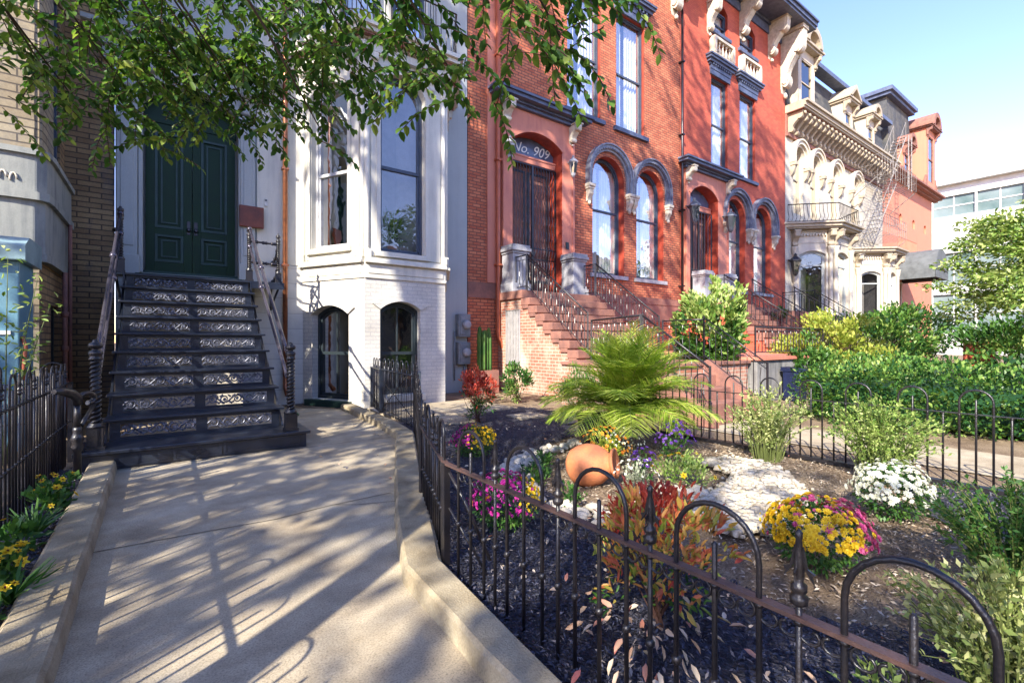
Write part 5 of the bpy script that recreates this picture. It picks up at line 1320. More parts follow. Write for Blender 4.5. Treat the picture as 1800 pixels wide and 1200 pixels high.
m = MB(); m.box(BX-.03, BX+.03, BY-.03, BY+.03, .0, .09); m.build('latch_box', 'hose_green', KF)
m = MB(); m.box(CX-.05, CX+.0, CY-.16, CY-.10, .62, .86); m.build('latch', 'meter_grey', KF)
m = MB(); finial(m, CX, CY, .92, 1.4); m.tube([(CX, CY, .75), (CX, CY, .92)], .012, 6); m.build('post_finial', 'iron', KF)
GT = thing('garden_gate', 'low black iron gate standing in front of the white bay, between its posts', 'gate', (2.82, 6.8, 0))
DX, DY = 2.91, 7.65
def gatepat(L_, top, rail, sp=.08):
    pat = []; q = sp
    while q+2*sp < L_: pat += [('h', q, q+sp*1.5), ('p', q+sp*.75, rail+.06)]; q += sp*2.4
    return pat
L_ = math.hypot(DX-CX, DY-CY)
hoop_fence(GT, (CX, CY), (DX, DY), .79, .97, gatepat(L_, .97, .79, .10), r=.007, base=.08, mat='iron_blue', railmat='iron_blue', lower=.14, endposts=(.02, .03), knots=False, railw=.016)
m = MB(); m.tube([(CX, CY, .18), (DX, DY, .62)], .007, 5); m.tube([(CX+.02, CY+.3, .78), (DX, DY, .12)], .006, 5); m.build('brace', 'iron_worn', GT)
hoop_fence(GT, (DX, DY), (3.13, 8.74), .78, .96, gatepat(1.1, .96, .78, .12), r=.007, base=.05, mat='iron_blue', railmat='iron_blue', lower=.14, endposts=(0, .02), knots=False, railw=.016)
# left fence
LF = thing('garden_fence', 'tall black iron picket fence with small hoops left of the path', 'fence', (-.82, 4, 0))
pat = []; q = .05; i = 0
while q < 8.0:
    if i % 3 == 0: pat += [('h', q, q+.16), ('p', q+.08, .93)]; q += .25
    else: pat.append(('s', q) if i % 3 == 1 else ('p', q, .98)); q += .10
    i += 1
hoop_fence(LF, (-.84, -1.5), (-.80, 6.75), .82, 1.03, pat, r=.0072, lower=.42, mat='iron', railmat='iron_worn', endposts=(0, .02), s=.8)
hoop_fence(LF, (-.80, 6.75), (-2.6, 6.70), .82, 1.03, [p for p in pat if p[1] < 1.6], r=.0095, lower=.42, mat='iron', railmat='iron', s=.8)
# right fence between the bed and the neighbour's path
RF = thing('garden_fence', 'thin black iron fence of wide hoops at the far side of the flower bed', 'fence', (5.45, 2, 0))
pat = []
for k in range(14):
    q = .1+.42*k; pat += [('h', q, q+.21), ('p', q+.105, .76)]
    pat.append(('p', q+.315, .64))
hoop_fence(RF, (5.48, 4.9), (5.52, -.9), .635, .84, [p for p in pat if p[1] < 5.6], r=.0085, lower=None, mat='iron', railmat='iron', knots=False, railw=.009)
m = MB(); m.box(5.46, 5.54, -.9, 5.0, 0, .04); m.build('base_rail', 'iron', RF)
hoop_fence(RF, (5.48, 4.9), (6.2, 5.0), .635, .84, [('h', .1, .3), ('h', .42, .62)], r=.0085, mat='iron', railmat='iron', knots=False)
# ================================================================= PLANTS
def bushstems(root, c, tips, r=.006, mat='twig', name='stems'):
    m = MB(); c = Vector(c)
    for p in tips:
        p = Vector(p); mid = c.lerp(p, .5)+Vector((rnd.uniform(-.05, .05), rnd.uniform(-.05, .05), (p-c).length*.12)); m.tube([c+Vector((rnd.uniform(-.04, .04), rnd.uniform(-.04, .04), 0)), mid, p], [r, r*.7, r*.35], 4)
    return m.build(name, mat, root)
def bush(name, label, cat, c, rad, h, n, L, Wd, mat, group=None, kt='diamond', clumps=30, stem='twig', up=.6, mat2=None, split=.5, zlow=.15, cr=.28):
    t = thing(name, label, cat, c, group)
    P, q = blob(n, (c[0], c[1], c[2]+h*.52), (rad, rad, h*.5), .5, clumps, cr)
    P[:, 2] = np.maximum(P[:, 2], c[2]+.02)
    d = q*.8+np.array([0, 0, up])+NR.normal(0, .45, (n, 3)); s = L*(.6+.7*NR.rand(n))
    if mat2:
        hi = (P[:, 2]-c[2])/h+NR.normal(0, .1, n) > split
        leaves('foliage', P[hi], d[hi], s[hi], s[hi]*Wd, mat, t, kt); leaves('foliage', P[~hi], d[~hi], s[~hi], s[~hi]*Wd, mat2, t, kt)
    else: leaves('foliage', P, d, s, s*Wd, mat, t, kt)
    tips = P[NR.randint(n, size=16)]; bushstems(t, c, [tuple(x) for x in tips], .004+.003*rad, stem)
    return t
def flowers(root, pts, nrm, size, mat, k=9, name='blossoms', cup=.25):
    """each flower head is a ring of petals plus an inner ring"""
    n = len(pts); P = []; Dd = []; U = []; S = []
    for p, nn in zip(pts, norm(np.asarray(nrm, float))):
        a = np.array([0, 0, 1.]) if abs(nn[2]) < .9 else np.array([1., 0, 0]); x = np.cross(nn, a); x /= np.linalg.norm(x); y = np.cross(nn, x); ph = rnd.random()*6; s = size*rnd.uniform(.55, 1.2)
        for ring, (ss, cu) in enumerate(((1, cup), (.62, cup+.5))):
            for i in range(k):
                an = ph+2*PI*i/k+ring*.3; d = x*math.cos(an)+y*math.sin(an)+nn*cu; P.append(p+nn*.002*ring); Dd.append(d); U.append(nn); S.append(s*ss*.5)
    S = np.array(S); return leaves(name, np.array(P), np.array(Dd), S, S*.62, mat, root, 'diamond', np.array(U), .15)
def mum(label, c, rad, h, parts, n, group='mounds of chrysanthemums in the flower bed', fs=.034, cup=.25, bare=.0):
    t = thing('chrysanthemum', label, 'flowers', c, group)
    N = int(1500*rad/.25); P, q = blob(N, (c[0], c[1], c[2]+h*.42), (rad*.93, rad*.93, h*.5), .6)
    P[:, 2] = np.maximum(P[:, 2], c[2]+.01); s = .03*(.7+.6*NR.rand(N)); leaves('foliage', P, q+NR.normal(0, .4, (N, 3)), s, s*.5, 'leaf_mid', t)
    q = norm(NR.normal(size=(n, 3))); q[:, 2] = np.abs(q[:, 2])*(1-bare)-.12*NR.rand(n)*(1-bare)+bare*.3; q = norm(q)
    jit = 1+NR.normal(0, .06, (n, 1)); jit += .10*np.sin(q[:, :1]*5+c[0]*7)*np.cos(q[:, 1:2]*6+c[1]*5); F = np.array([c[0], c[1], c[2]+h*.42])+q*np.array([rad, rad, h*.56])*jit
    sel = [[] for _ in parts]
    for i in range(n): sel[[k for k, (mt, fn) in enumerate(parts) if fn(q[i])][0]].append(i)
    for (mt, fn), ix in zip(parts, sel):
        if ix: flowers(t, F[ix], q[ix]+NR.normal(0, .15, (len(ix), 3)), fs, mt, cup=cup)
    return t
any_ = lambda q: True
rt = np.array([cT, -sT, 0])     # towards the right-hand side of the bed as seen from the path
mum('large magenta chrysanthemum mound with yellow blooms on its right, just behind the near fence', (1.86, 2.62, .02), .235, .34, [('petal_yellow', lambda q: q@rt > .52+rnd.gauss(0, .12)), ('petal_orange', lambda q: rnd.random() < .03), ('petal_magenta', any_)], 420, fs=.036)
mum('small chrysanthemum mound, magenta on the left and yellow on the right, beside the kerb fence', (2.72, 4.42, .02), .24, .32, [('petal_yellow', lambda q: q@rt > -.05+rnd.gauss(0, .15)), ('petal_magenta', any_)], 380, fs=.034)
mum('wide yellow chrysanthemum mound with pink blooms on its top and right', (2.92, 1.12, .02), .25, .37, [('petal_pink', lambda q: (q@rt > .35+rnd.gauss(0, .15)) or (q[2] > .8 and rnd.random() < .5) or rnd.random() < .04), ('petal_yellow', any_)], 520, fs=.043, cup=.15, bare=.25)
mum('white chrysanthemum mound by the dark mulch near the far fence', (4.15, 1.12, .02), .235, .38, [('petal_white', any_)], 380, fs=.042, cup=.15, bare=.1)
# nandina behind the near fence
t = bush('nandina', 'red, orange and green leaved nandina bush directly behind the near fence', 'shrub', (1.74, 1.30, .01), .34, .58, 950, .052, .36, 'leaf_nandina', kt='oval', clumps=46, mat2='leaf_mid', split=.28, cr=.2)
P, q = blob(330, (1.85, 1.42, .47), (.28, .28, .15), .3, 20, .3); leaves('foliage', P, q+np.array([0, 0, .7])+NR.normal(0, .4, (330, 3)), .05, .018, 'leaf_red', t, 'oval')
P, q = blob(60, (1.55, 1.2, .12), (.42, .4, .1), .3); leaves('foliage', P, q+np.array([0, 0, -.5]), .06, .024, 'leaf_fallen', t, 'oval')
bush('shrub', 'red-topped shrub with green lower leaves on the mulch beside the white bay', 'shrub', (3.86, 6.15, .02), .38, .84, 1100, .07, .32, 'leaf_red', mat2='leaf_mid', split=.48, clumps=34)
bush('shrub', 'loose green shrub with reddish tips against the pale stoop brickwork', 'shrub', (5.85, 7.75, .02), .42, .78, 1300, .08, .4, 'leaf_mid', mat2='leaf_lime', split=.35, clumps=28)
bush('shrub', 'small red shrub between the white bay and the stoop wall', 'shrub', (5.2, 8.0, .02), .3, .5, 500, .07, .35, 'leaf_red', clumps=18)
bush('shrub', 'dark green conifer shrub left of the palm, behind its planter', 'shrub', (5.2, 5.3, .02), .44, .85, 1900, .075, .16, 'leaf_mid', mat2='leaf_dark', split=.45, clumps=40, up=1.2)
# sage coloured fountain bushes
def fountain(label, c, rad, h, ns, mat, L=.035, up=1, group='pale shrubs along the far fence'):
    t = thing('shrub', label, 'shrub', c, group); m = MB(); P = []; D = []
    for i in range(ns):
        a = rnd.uniform(0, 2*PI); rr = rad*rnd.random()**.6; hh = h*rnd.uniform(.65, 1.05)*(1-.35*(rr/rad)**2)
        tip = Vector((c[0]+rr*math.cos(a), c[1]+rr*math.sin(a), c[2]+hh)); base = Vector((c[0]+.3*rr*math.cos(a), c[1]+.3*rr*math.sin(a), c[2]))
        pts = [base.lerp(tip, s)+Vector((0, 0, .10*h*math.sin(s*PI)))-Vector((math.cos(a), math.sin(a), 0))*.12*rad*math.sin(s*PI) for s in (0, .25, .5, .75, 1)]
        m.tube(pts, [.0032, .003, .0025, .002, .0012], 3)
        for k in range(int(hh/.018)):
            s = .22+.78*rnd.random(); f = s*4; i0 = min(int(f), 3); p = pts[i0].lerp(pts[i0+1], f-i0); tg = (pts[i0+1]-pts[i0]).normalized()
            P.append(tuple(p)); D.append(tuple(tg*.7+Vector((rnd.gauss(0, .6), rnd.gauss(0, .6), rnd.gauss(0.1, .5)))))
    m.build('stems', 'twig_green', t); n = len(P); s = L*(.6+.7*NR.rand(n)); leaves('foliage', P, D, s, s*.45, mat, t, 'diamond', None, 1.0)
    return t
fountain('pale sage-green fountain shaped shrub left of centre at the far fence, beside the palm', (5.12, 2.45, 0), .48, .80, 150, 'leaf_sage')
fountain('yellow-green fountain shaped shrub at the far fence behind the white chrysanthemums', (5.15, 1.48, 0), .50, .78, 170, 'leaf_lime')
fountain('lime-green small-leaved shrub in the lower right corner behind the near fence', (2.28, .30, 0), .36, .52, 120, 'leaf_sage', .034, group='low shrubs behind the near fence')
fountain('thin low green sprigs growing through the mulch right under the near fence', (1.74, .42, 0), .20, .34, 34, 'leaf_lime', .034, group='low shrubs behind the near fence')
fountain('dark green small-leaved shrub on the mulch at the right edge', (3.35, .42, 0), .42, .60, 150, 'leaf_mid', .032, group='low shrubs behind the near fence')
# palm
def palm(c, R_, h, nf):
    t = thing('areca_palm', 'feathery green-yellow palm arching out of a dark planter in the middle of the bed', 'palm', c)
    m = MB(); P = []; D = []; LL = []; U = []
    for i in range(nf):
        a = 2*PI*i*.618+rnd.uniform(-.2, .2); el = rnd.uniform(.35, 1.5); ln = R_*rnd.uniform(.8, 1.15)
        d = Vector((math.cos(a)*math.cos(el), math.sin(a)*math.cos(el), math.sin(el))); p = Vector(c)+Vector((0, 0, .42)); pts = [p.copy()]
        for k in range(10):
            p = p+d*(ln/10); d = (d+Vector((0, 0, -.085-.02*k*.6))).normalized(); pts.append(p.copy())
        m.tube(pts, [.008-.0006*k for k in range(11)], 4)
        for k in range(2, 11):
            tg = (pts[k]-pts[k-1]).normalized(); sd = tg.cross(Vector((0, 0, 1)))
            if sd.length < .05: sd = Vector((1, 0, 0))
            sd.normalize()
            for j in range(6):
                q = pts[k-1].lerp(pts[k], j/6)
                for s in (-1, 1):
                    l_ = R_*.40*math.sin(PI*min(1, (k-1+j/6)/10*.85+.12))*rnd.uniform(.8, 1.15)
                    P.append(tuple(q)); D.append(tuple(tg*.75+sd*s*.8+Vector((0, 0, .1-.35*rnd.random())))); LL.append(l_); U.append((0, 0, 1))
    m.build('fronds', 'twig_green', t); LL = np.array(LL); leaves('leaflets', P, D, LL, np.full(len(LL), .009), 'leaf_palm', t, 'strip', np.array(U, float), .3)
    s = MB()
    for i in range(9): a = i*2.4; s.tube([(c[0]+.05*math.cos(a), c[1]+.05*math.sin(a), c[2]+.3), (c[0]+.09*math.cos(a), c[1]+.09*math.sin(a), c[2]+.6)], .014, 6)
    s.build('canes', 'twig_green', t); return t
PC = (4.28, 3.62, -.02)
palm(PC, 1.0, 1.3, 80)
m = MB(); m.lathe([(.13, 0), (.16, .02), (.20, .33), (.22, .35), (.22, .39), (.19, .39), (.18, .33), (.01, .32)], (4.1, 3.95, 0), 24)
tag(m.build('planter', 'planter_dark', origin=(4.1, 3.95, 0)), 'dark round planter holding the palm', 'planter')
# terracotta jar lying on its side
JC = Vector((3.0, 2.92, .18)); ax = Vector((.42, -.80, .16)).normalized()
m = MB(); prof = [(.01, -.24), (.10, -.235), (.16, -.19), (.20, -.10), (.205, -.02), (.18, .08), (.13, .15), (.095, .18), (.10, .20), (.135, .215), (.14, .235), (.12, .24), (.085, .20), (.075, .16), (.10, .1), (.02, -.05)]
m.lathe([(r*.9, h*.9) for r, h in prof], tuple(JC), 28, axis=tuple(ax)); 
tag(m.build('terracotta_jar', 'terracotta', origin=tuple(JC)), 'round terracotta jar lying on its side among the stones', 'jar')
# little clumps of flowers and herbs round the jar
def clump(label, c, rad, h, n, mat, L=.035, fl=None, nf=0, fs=.022, wd=.5, name='bedding_plant', cat='flowers', group='small plants round the jar', core=False):
    t = thing(name, label, cat, c, group); P, q = blob(n, (c[0], c[1], c[2]+h*.4), (rad, rad, h*.6), .3, 14, .4); P[:, 2] = np.maximum(P[:, 2], c[2]+.01)
    s = L*(.6+.7*NR.rand(n)); leaves('foliage', P, q+np.array([0, 0, .6])+NR.normal(0, .4, (n, 3)), s, s*wd, mat, t)
    if fl:
        q = norm(NR.normal(size=(nf, 3))); q[:, 2] = np.abs(q[:, 2])+.15; q = norm(q); F = np.array([c[0], c[1], c[2]+h*.4])+q*np.array([rad, rad, h*.66]); flowers(t, F, q+np.array([0, -.3, .4]), fs, fl, 6)
        if core: flowers(t, F+norm(q+np.array([0, -.3, .4]))*.004, q+np.array([0, -.3, .4]), fs*.45, 'petal_dark', 5)
    return t
clump('yellow-orange flowers heaped behind the terracotta jar', (3.42, 3.15, .03), .26, .38, 420, 'leaf_yellow', .05, 'petal_orange', 90, .04)
clump('white flowering cushion between the planter and the jar', (3.75, 3.25, .03), .24, .38, 300, 'leaf_silver', .03, 'petal_white', 150, .028)
clump('violet flowers right of the palm', (4.1, 2.85, .03), .20, .42, 250, 'leaf_mid', .04, 'petal_purple', 110, .036)
clump('pale green cushion with yellow pansies right of the terracotta jar', (3.55, 2.38, .03), .30, .26, 900, 'leaf_lime', .035, 'petal_yellow', 12, .055, core=True)
clump('pale lilac flowers in front of the jar mouth', (3.10, 2.52, .03), .18, .26, 260, 'leaf_silver', .035, 'petal_white', 40, .03)
clump('violet pansies beside the jar mouth', (3.32, 2.62, .03), .12, .30, 120, 'leaf_mid', .04, 'petal_purple', 34, .04)
clump('bright green parsley-like tuft left of the jar', (2.62, 3.18, .02), .13, .17, 260, 'leaf_mid', .035, name='herb', cat='herb')
clump('bright green tuft left of the jar, nearer the palm', (2.98, 3.55, .02), .13, .17, 260, 'leaf_mid', .035, name='herb', cat='herb')
clump('bright green tuft in front of the jar', (2.48, 2.62, .02), .13, .16, 280, 'leaf_mid', .035, name='herb', cat='herb')
clump('dark purple-leaved tuft between the stones and the jar', (2.72, 3.38, .02), .15, .14, 200, 'leaf_dark', .04, name='herb', cat='herb')
clump('red-leaved seedlings among the stones', (2.38, 2.05, .02), .16, .22, 150, 'leaf_red', .05, name='herb', cat='herb')
# pansies in the left strip
for i, (x, y, l_) in enumerate(((-.70, 5.15, 'pansies nearest the railing post, left strip'), (-.66, 4.62, 'pansies half way along the left strip'), (-.66, 3.42, 'large yellow pansies with dark centres, nearest the viewer in the left strip'), (-.62, 2.95, 'orange-yellow pansies at the left edge of the picture'), (-.72, 3.9, 'grassy-leaved pansy clump in the left strip'))):
    clump(l_, (x, y, .03), .15, .19, 210, 'leaf_mid', .055, 'petal_yellow', (6, 7, 8, 7, 1)[i], .062, group='pansies beside the left kerb', core=True, wd=.55)
for (x, y) in ((-.66, 4.2), (-.58, 3.15)):
    n = 34; P = np.tile([x, y, .03], (n, 1)); a = NR.rand(n)*6.3; D = np.c_[np.cos(a), np.sin(a), .5+NR.rand(n)]
    tag(leaves('grass_tuft', P, D, .17+.08*NR.rand(n), .018, 'leaf_mid', None, 'strip', origin=(x, y, .03)), 'tuft of strappy green leaves in the left strip', 'grass tuft', 'strappy tufts in the left strip')
# stones
base_st = []
def stone_mesh(seed):
    r = random.Random(seed); m = MB(); n = 9; rings = 6; ph = [r.uniform(0, 6) for _ in range(4)]
    pts = []
    for j in range(rings+1):
        th = PI*j/rings; row = []
        for i in range(n):
            a = 2*PI*i/n; rr = 1+.16*math.sin(a*2+ph[0])*math.sin(th)+.12*math.sin(a*3+ph[1]+th*2)+.1*math.cos(th*3+ph[2])
            row.append(m.pt((rr*math.sin(th)*math.cos(a), rr*math.sin(th)*math.sin(a)*.8, rr*math.cos(th)*.62)))
        pts.append(row)
    for A, B2 in zip(pts, pts[1:]):
        for i in range(n): j = (i+1) % n; m.f.append([A[i], A[j], B2[j], B2[i]]); m.mi.append(0); m.sm.append(True)
    return m
for s_ in range(5): base_st.append(stone_mesh(s_).build('border_stone', 'rock' if s_ % 2 else 'stone_white'))
path_st = [[(885, 838), (905, 815), (935, 800), (965, 795), (1000, 790), (1030, 775)], [(872, 842), (890, 865), (920, 880), (960, 890), (1010, 905), (1060, 912), (1120, 905)], [(880, 850), (915, 845), (935, 870)], [(905, 830), (930, 815), (950, 812)], [(1130, 880), (1170, 870), (1215, 872), (1250, 890)], [(1020, 915), (1070, 925), (1130, 930)]]
used = 0
for line in path_st:
    for (a, b) in zip(line, line[1:]):
        A_, B2 = gnd(*a), gnd(*b); L_ = math.hypot(B2[0]-A_[0], B2[1]-A_[1]); n = max(2, int(L_/.055))
        for i in range(n):
            for rep in range(2):
                s_ = rnd.uniform(.030, .068); x = A_[0]+(B2[0]-A_[0])*i/n+rnd.gauss(0, .055); y = A_[1]+(B2[1]-A_[1])*i/n+rnd.gauss(0, .055)
                if (x-JC.x)**2+(y-JC.y)**2 < .05: continue
                k = used % 5
                o = base_st[k] if used < 5 else base_st[k].copy()
                if used >= 5: COL.objects.link(o)
                o.location = (x, y, .02+s_*.25); o.scale = (s_, s_, s_); o.rotation_euler = (rnd.uniform(-.3, .3), rnd.uniform(-.3, .3), rnd.uniform(0, 6)); used += 1
                tag(o, 'rounded pale stone in the heaped border curving round the terracotta jar', 'stone', 'pale rounded stones edging the planting')
# white gravel sheet
GR = [gnd(*p)[:2] for p in ((1240, 818), (1290, 812), (1360, 830), (1400, 865), (1425, 905), (1380, 935), (1300, 950), (1240, 925), (1225, 890), (1270, 870), (1300, 845))]
g_, inG = lumpy('gravel', GR, .03, .03, 'gravel_white', .04, kind='stuff', edge=.08); tag(g_, 'patch of bright white gravel in the sunny middle of the bed', 'gravel')
P = []
while len(P) < 2600:
    x, y = rnd.uniform(2.4, 5.2), rnd.uniform(.9, 3.2)
    if inG(x+rnd.gauss(0, .04), y+rnd.gauss(0, .04)): P.append((x, y, .035+rnd.uniform(0, .03)))
P = np.array(P); n = len(P); V = []; cube = np.array([(-1,-1,-.7),(1,-1,-.6),(1,1,-.7),(-1,1,-.6),(-.8,-.7,.7),(.7,-.8,.6),(.8,.8,.7),(-.7,.8,.5)])
s = .012+.024*NR.rand(n)**2; a = NR.rand(n)*6.3; ca, sa = np.cos(a), np.sin(a)
C = cube[None]*s[:, None, None]*(1+NR.normal(0, .18, (n, 8, 3))); V = np.stack([C[..., 0]*ca[:, None]-C[..., 1]*sa[:, None], C[..., 0]*sa[:, None]+C[..., 1]*ca[:, None], C[..., 2]], -1)+P[:, None, :]
F = (np.arange(n)[:, None, None]*8+np.array([(0,3,2,1),(4,5,6,7),(0,1,5,4),(1,2,6,5),(2,3,7,6),(3,0,4,7)])[None]).reshape(-1, 4)
tag(npmesh('gravel', V.reshape(-1, 3), F, 'gravel_white', origin=tuple(P[0]), kind='stuff'), 'loose white gravel stones lying on the gravel patch', 'gravel')
# fallen leaves
P = []
while len(P) < 340:
    x, y = rnd.uniform(1.25, 5.3), rnd.uniform(-.3, 6.8)
    if rnd.random() < 3.5/(x*x+y*y) or rnd.random() < .12: P.append((x, y, .045+rnd.uniform(0, .01)))
P = np.array(P); D = NR.normal(size=(len(P), 3)); D[:, 2] *= .25; s = .024+.03*NR.rand(len(P))
tag(leaves('leaf_litter', P, D, s, s*.55, 'leaf_fallen', None, 'oval', None, .35, origin=(2, 2, .04), kind='stuff'), 'pink and tan fallen leaves scattered over the mulch', 'fallen leaves')
# column cactus by the wall
t = thing('column_cactus', 'cluster of tall ribbed green cactus columns against the brick wall beside the meters', 'cactus', (6.45, 9.75, 0))
cx0 = at(850, 600, 9.7)[0]
m = MB(); m.box(cx0-.35, cx0+.35, 9.55, 9.95, 0, .55); m.build('planter_box', 'brownstone', t)
for i in range(8):
    x, y = cx0+rnd.uniform(-.2, .2), 9.75+rnd.uniform(-.12, .12); h = rnd.uniform(.75, 1.15); m = MB(); n = 12
    rings = []
    for z, r in ((.5, .05), (.6, .062), (.55+h*.8, .06), (.55+h*.95, .045), (.55+h, .01)):
        rings.append([m.pt((x+r*(1 if k % 2 else .72)*math.cos(2*PI*k/n), y+r*(1 if k % 2 else .72)*math.sin(2*PI*k/n), z)) for k in range(n)])
    for A, B2 in zip(rings, rings[1:]):
        for k in range(n): j = (k+1) % n; m.f.append([A[k], A[j], B2[j], B2[k]]); m.mi.append(0); m.sm.append(False)
    m.build('column', 'leaf_mid', t)
# climbing bush over the stoop
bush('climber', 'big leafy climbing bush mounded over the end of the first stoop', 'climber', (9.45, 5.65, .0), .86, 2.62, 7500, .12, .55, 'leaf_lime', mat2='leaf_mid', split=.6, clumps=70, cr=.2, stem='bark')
# hedge and greenery beyond
t = thing('hedge', 'long dark green clipped hedge beyond the thin hoop fence', 'hedge', (9.8, 1.6, 0))
n = 24000; u = NR.rand(n, 3); x0_, x1_, y0_, y1_ = 8.4, 11.2, -2.2, 3.6; hh = .78
P = np.c_[x0_+(x1_-x0_)*u[:, 0], y0_+(y1_-y0_)*u[:, 1], hh*u[:, 2]]; f = NR.randint(3, size=n); P[f == 0, 2] = hh+NR.normal(0, .05, (f == 0).sum()); P[f == 1, 0] = x0_+NR.normal(0, .06, (f == 1).sum())
from mathutils import noise as mn_
bmp_ = np.array([mn_.noise(Vector(p)*1.6) for p in P]); P[:, 0] -= np.where(f == 1, bmp_*.38, 0); P[:, 2] += np.where(f == 0, bmp_*.34, 0)
D = NR.normal(0, .5, (n, 3))+np.where((f == 1)[:, None], [-1, 0, .4], [0, 0, 1]); s = .07*(.5+.8*NR.rand(n)); leaves('foliage', P, D, s, s*.55, 'leaf_hedge', t)
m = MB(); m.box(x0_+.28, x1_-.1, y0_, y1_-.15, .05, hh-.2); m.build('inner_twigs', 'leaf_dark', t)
bush('shrub', 'bright yellow-green shrub behind the hedge in front of the cream bay', 'shrub', (14.0, 5.0, 0), 1.5, 2.15, 5200, .12, .5, 'leaf_yellow', clumps=50, cr=.22)
bush('shrub', 'low yellow shrub between the hedge and the climbing bush', 'shrub', (12.6, 3.9, 0), 1.0, 1.25, 2200, .1, .5, 'leaf_yellow', clumps=36)
bush('shrub', 'mid-green shrub left of the yellow one, against the forecourt rail', 'shrub', (11.9, 4.7, 0), .6, 1.4, 1500, .1, .5, 'leaf_mid', clumps=26)
bush('shrub', 'dark green shrub right of the yellow shrub, under the grey awning', 'shrub', (17.4, 5.0, 0), 1.6, 2.35, 4600, .13, .5, 'leaf_hedge', clumps=46)
bush('shrub', 'blue-green shrub in front of the salmon house door', 'shrub', (22.5, 5.6, 0), 2.0, 2.6, 3600, .14, .5, 'leaf_mid', clumps=36)
bush('shrub', 'rounded light green shrub at the right end of the hedge', 'shrub', (12.5, .8, 0), 1.0, 1.45, 2600, .1, .5, 'leaf_lime', mat2='leaf_mid', split=.5, clumps=36)
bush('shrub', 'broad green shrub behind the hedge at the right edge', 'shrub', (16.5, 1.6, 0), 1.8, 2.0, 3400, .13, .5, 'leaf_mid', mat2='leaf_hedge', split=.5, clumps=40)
m = MB(); 
for i in range(2): pass
m.box(21.0, 21.4, 3.1, 3.8, 0, 1.25); tag(m.build('garden_wall', 'brick_deep', origin=(21, 3, 0)), 'short red brick garden wall glimpsed between the shrubs at the right', 'wall')
bush('topiary', 'small round topiary ball at the corner of the deep red house', 'topiary', (20.6, 9.3, 2.0), .38, .7, 900, .07, .5, 'leaf_hedge', clumps=20)
t = thing('urn', 'dark iron urn on the terrace before the deep red house', 'urn', (15.2, 5.8, .93))
m = MB(); m.lathe([(.16, 0), (.16, .06), (.05, .12), (.05, .26), (.10, .32), (.2, .5), (.22, .62), (.26, .68), (.24, .7)], (15.2, 5.8, .93), 16); m.build('bowl', 'iron', t)
bx_ = gnd(1405, 712)
m = MB(); m.box(10.62, 10.92, 4.4, 4.75, 0, .62); m.prism([(4.35, .62), (4.35, .66), (4.78, .71), (4.78, .62)], 10.6, 10.94, 'u'); m.bar((10.62, 4.8, .64), (10.92, 4.8, .64), .03); tag(m.build('recycling_bin', 'bin_blue', origin=(10.4, 4.4, 0), bevel=.02), 'dark blue bin against the stained retaining wall', 'bin')
# sapling by the utility cabinet
t = thing('sapling', 'thin green sapling in front of the utility cabinet behind the left fence', 'sapling', (-1.25, 6.6, 0)); m = MB()
P = []; D = []
for tip in ((-1.0, 6.5, 1.9), (-1.2, 6.45, 2.05), (-.95, 6.7, 1.6), (-1.05, 6.6, 1.25), (-1.3, 6.4, 1.6)):
    a = Vector((-1.25, 6.6, 0)); b = Vector(tip); pts = [a.lerp(b, s)+Vector((0, 0, .15*math.sin(s*PI))) for s in (0, .25, .5, .75, 1)]; m.tube(pts, [.008, .007, .005, .004, .002], 5)
    for k in range(34): s = .45+.55*rnd.random(); p = a.lerp(b, s)+Vector((rnd.gauss(0, .06), rnd.gauss(0, .06), .1+rnd.gauss(0, .05))); P.append(tuple(p)); D.append((rnd.gauss(0, 1), rnd.gauss(0, 1), rnd.gauss(.2, .6)))
m.build('stems', 'twig_green', t); leaves('foliage', P, D, .07, .03, 'leaf_lime', t, 'oval')
# ================================================================= TREES
def tree(name, label, base, crown, rad, nleaf, L, mat, trunk_r=.16, nl=9, clumps=60, cr=.22, group=None, flat=1.0, hollow=.35):
    t = thing(name, label, 'tree', base, group); b = Vector(base); c = Vector(crown)
    m = MB(); fork = b.lerp(c, .5); fork.z = b.z+(c.z-b.z)*.6
    m.tube([b-Vector((0, 0, .1)), b+Vector((.05, 0, .4)), fork], [trunk_r*1.3, trunk_r, trunk_r*.8], 9); m.build('trunk', 'bark', t)
    cc = norm(NR.normal(size=(clumps, 3)))*(hollow+(1-hollow)*NR.rand(clumps, 1)**.7); CC = np.array(c)+cc*np.array(rad)
    for i in range(nl):
        m = MB(); q = Vector(CC[i*clumps//nl]); mid = fork.lerp(q, .5)+Vector((0, 0, .12*rad[2])); m.tube([fork, mid, q], [trunk_r*.5, trunk_r*.3, .015], 6); m.build('limb', 'bark', t)
    idx = NR.randint(clumps, size=nleaf); off = norm(NR.normal(size=(nleaf, 3)))*(NR.rand(nleaf, 1)**.5)*cr*np.array([max(rad)]*2+[max(rad)*flat*.6])
    P = CC[idx]+off; D = norm(off)+NR.normal(0, .5, (nleaf, 3))+np.array([0, 0, -.2]); s = L*(.6+.7*NR.rand(nleaf)); leaves('crown', P, D, s, s*.55, mat, t)
    return t
tree('garden_tree', 'light green feathery tree at the right edge in front of the white office building', (19.8, 1.3, 0), (19.7, 1.5, 3.2), (2.8, 2.7, 2.5), 24000, .13, 'leaf_lime', .12, 9, 130, .20, flat=.5)
tree('garden_tree', 'fuller green tree right of the hedge, below the feathery one', (15.6, -.6, 0), (15.8, .2, 2.0), (2.2, 2.0, 1.5), 9000, .11, 'leaf_lime', .1, 8, 60, .2)
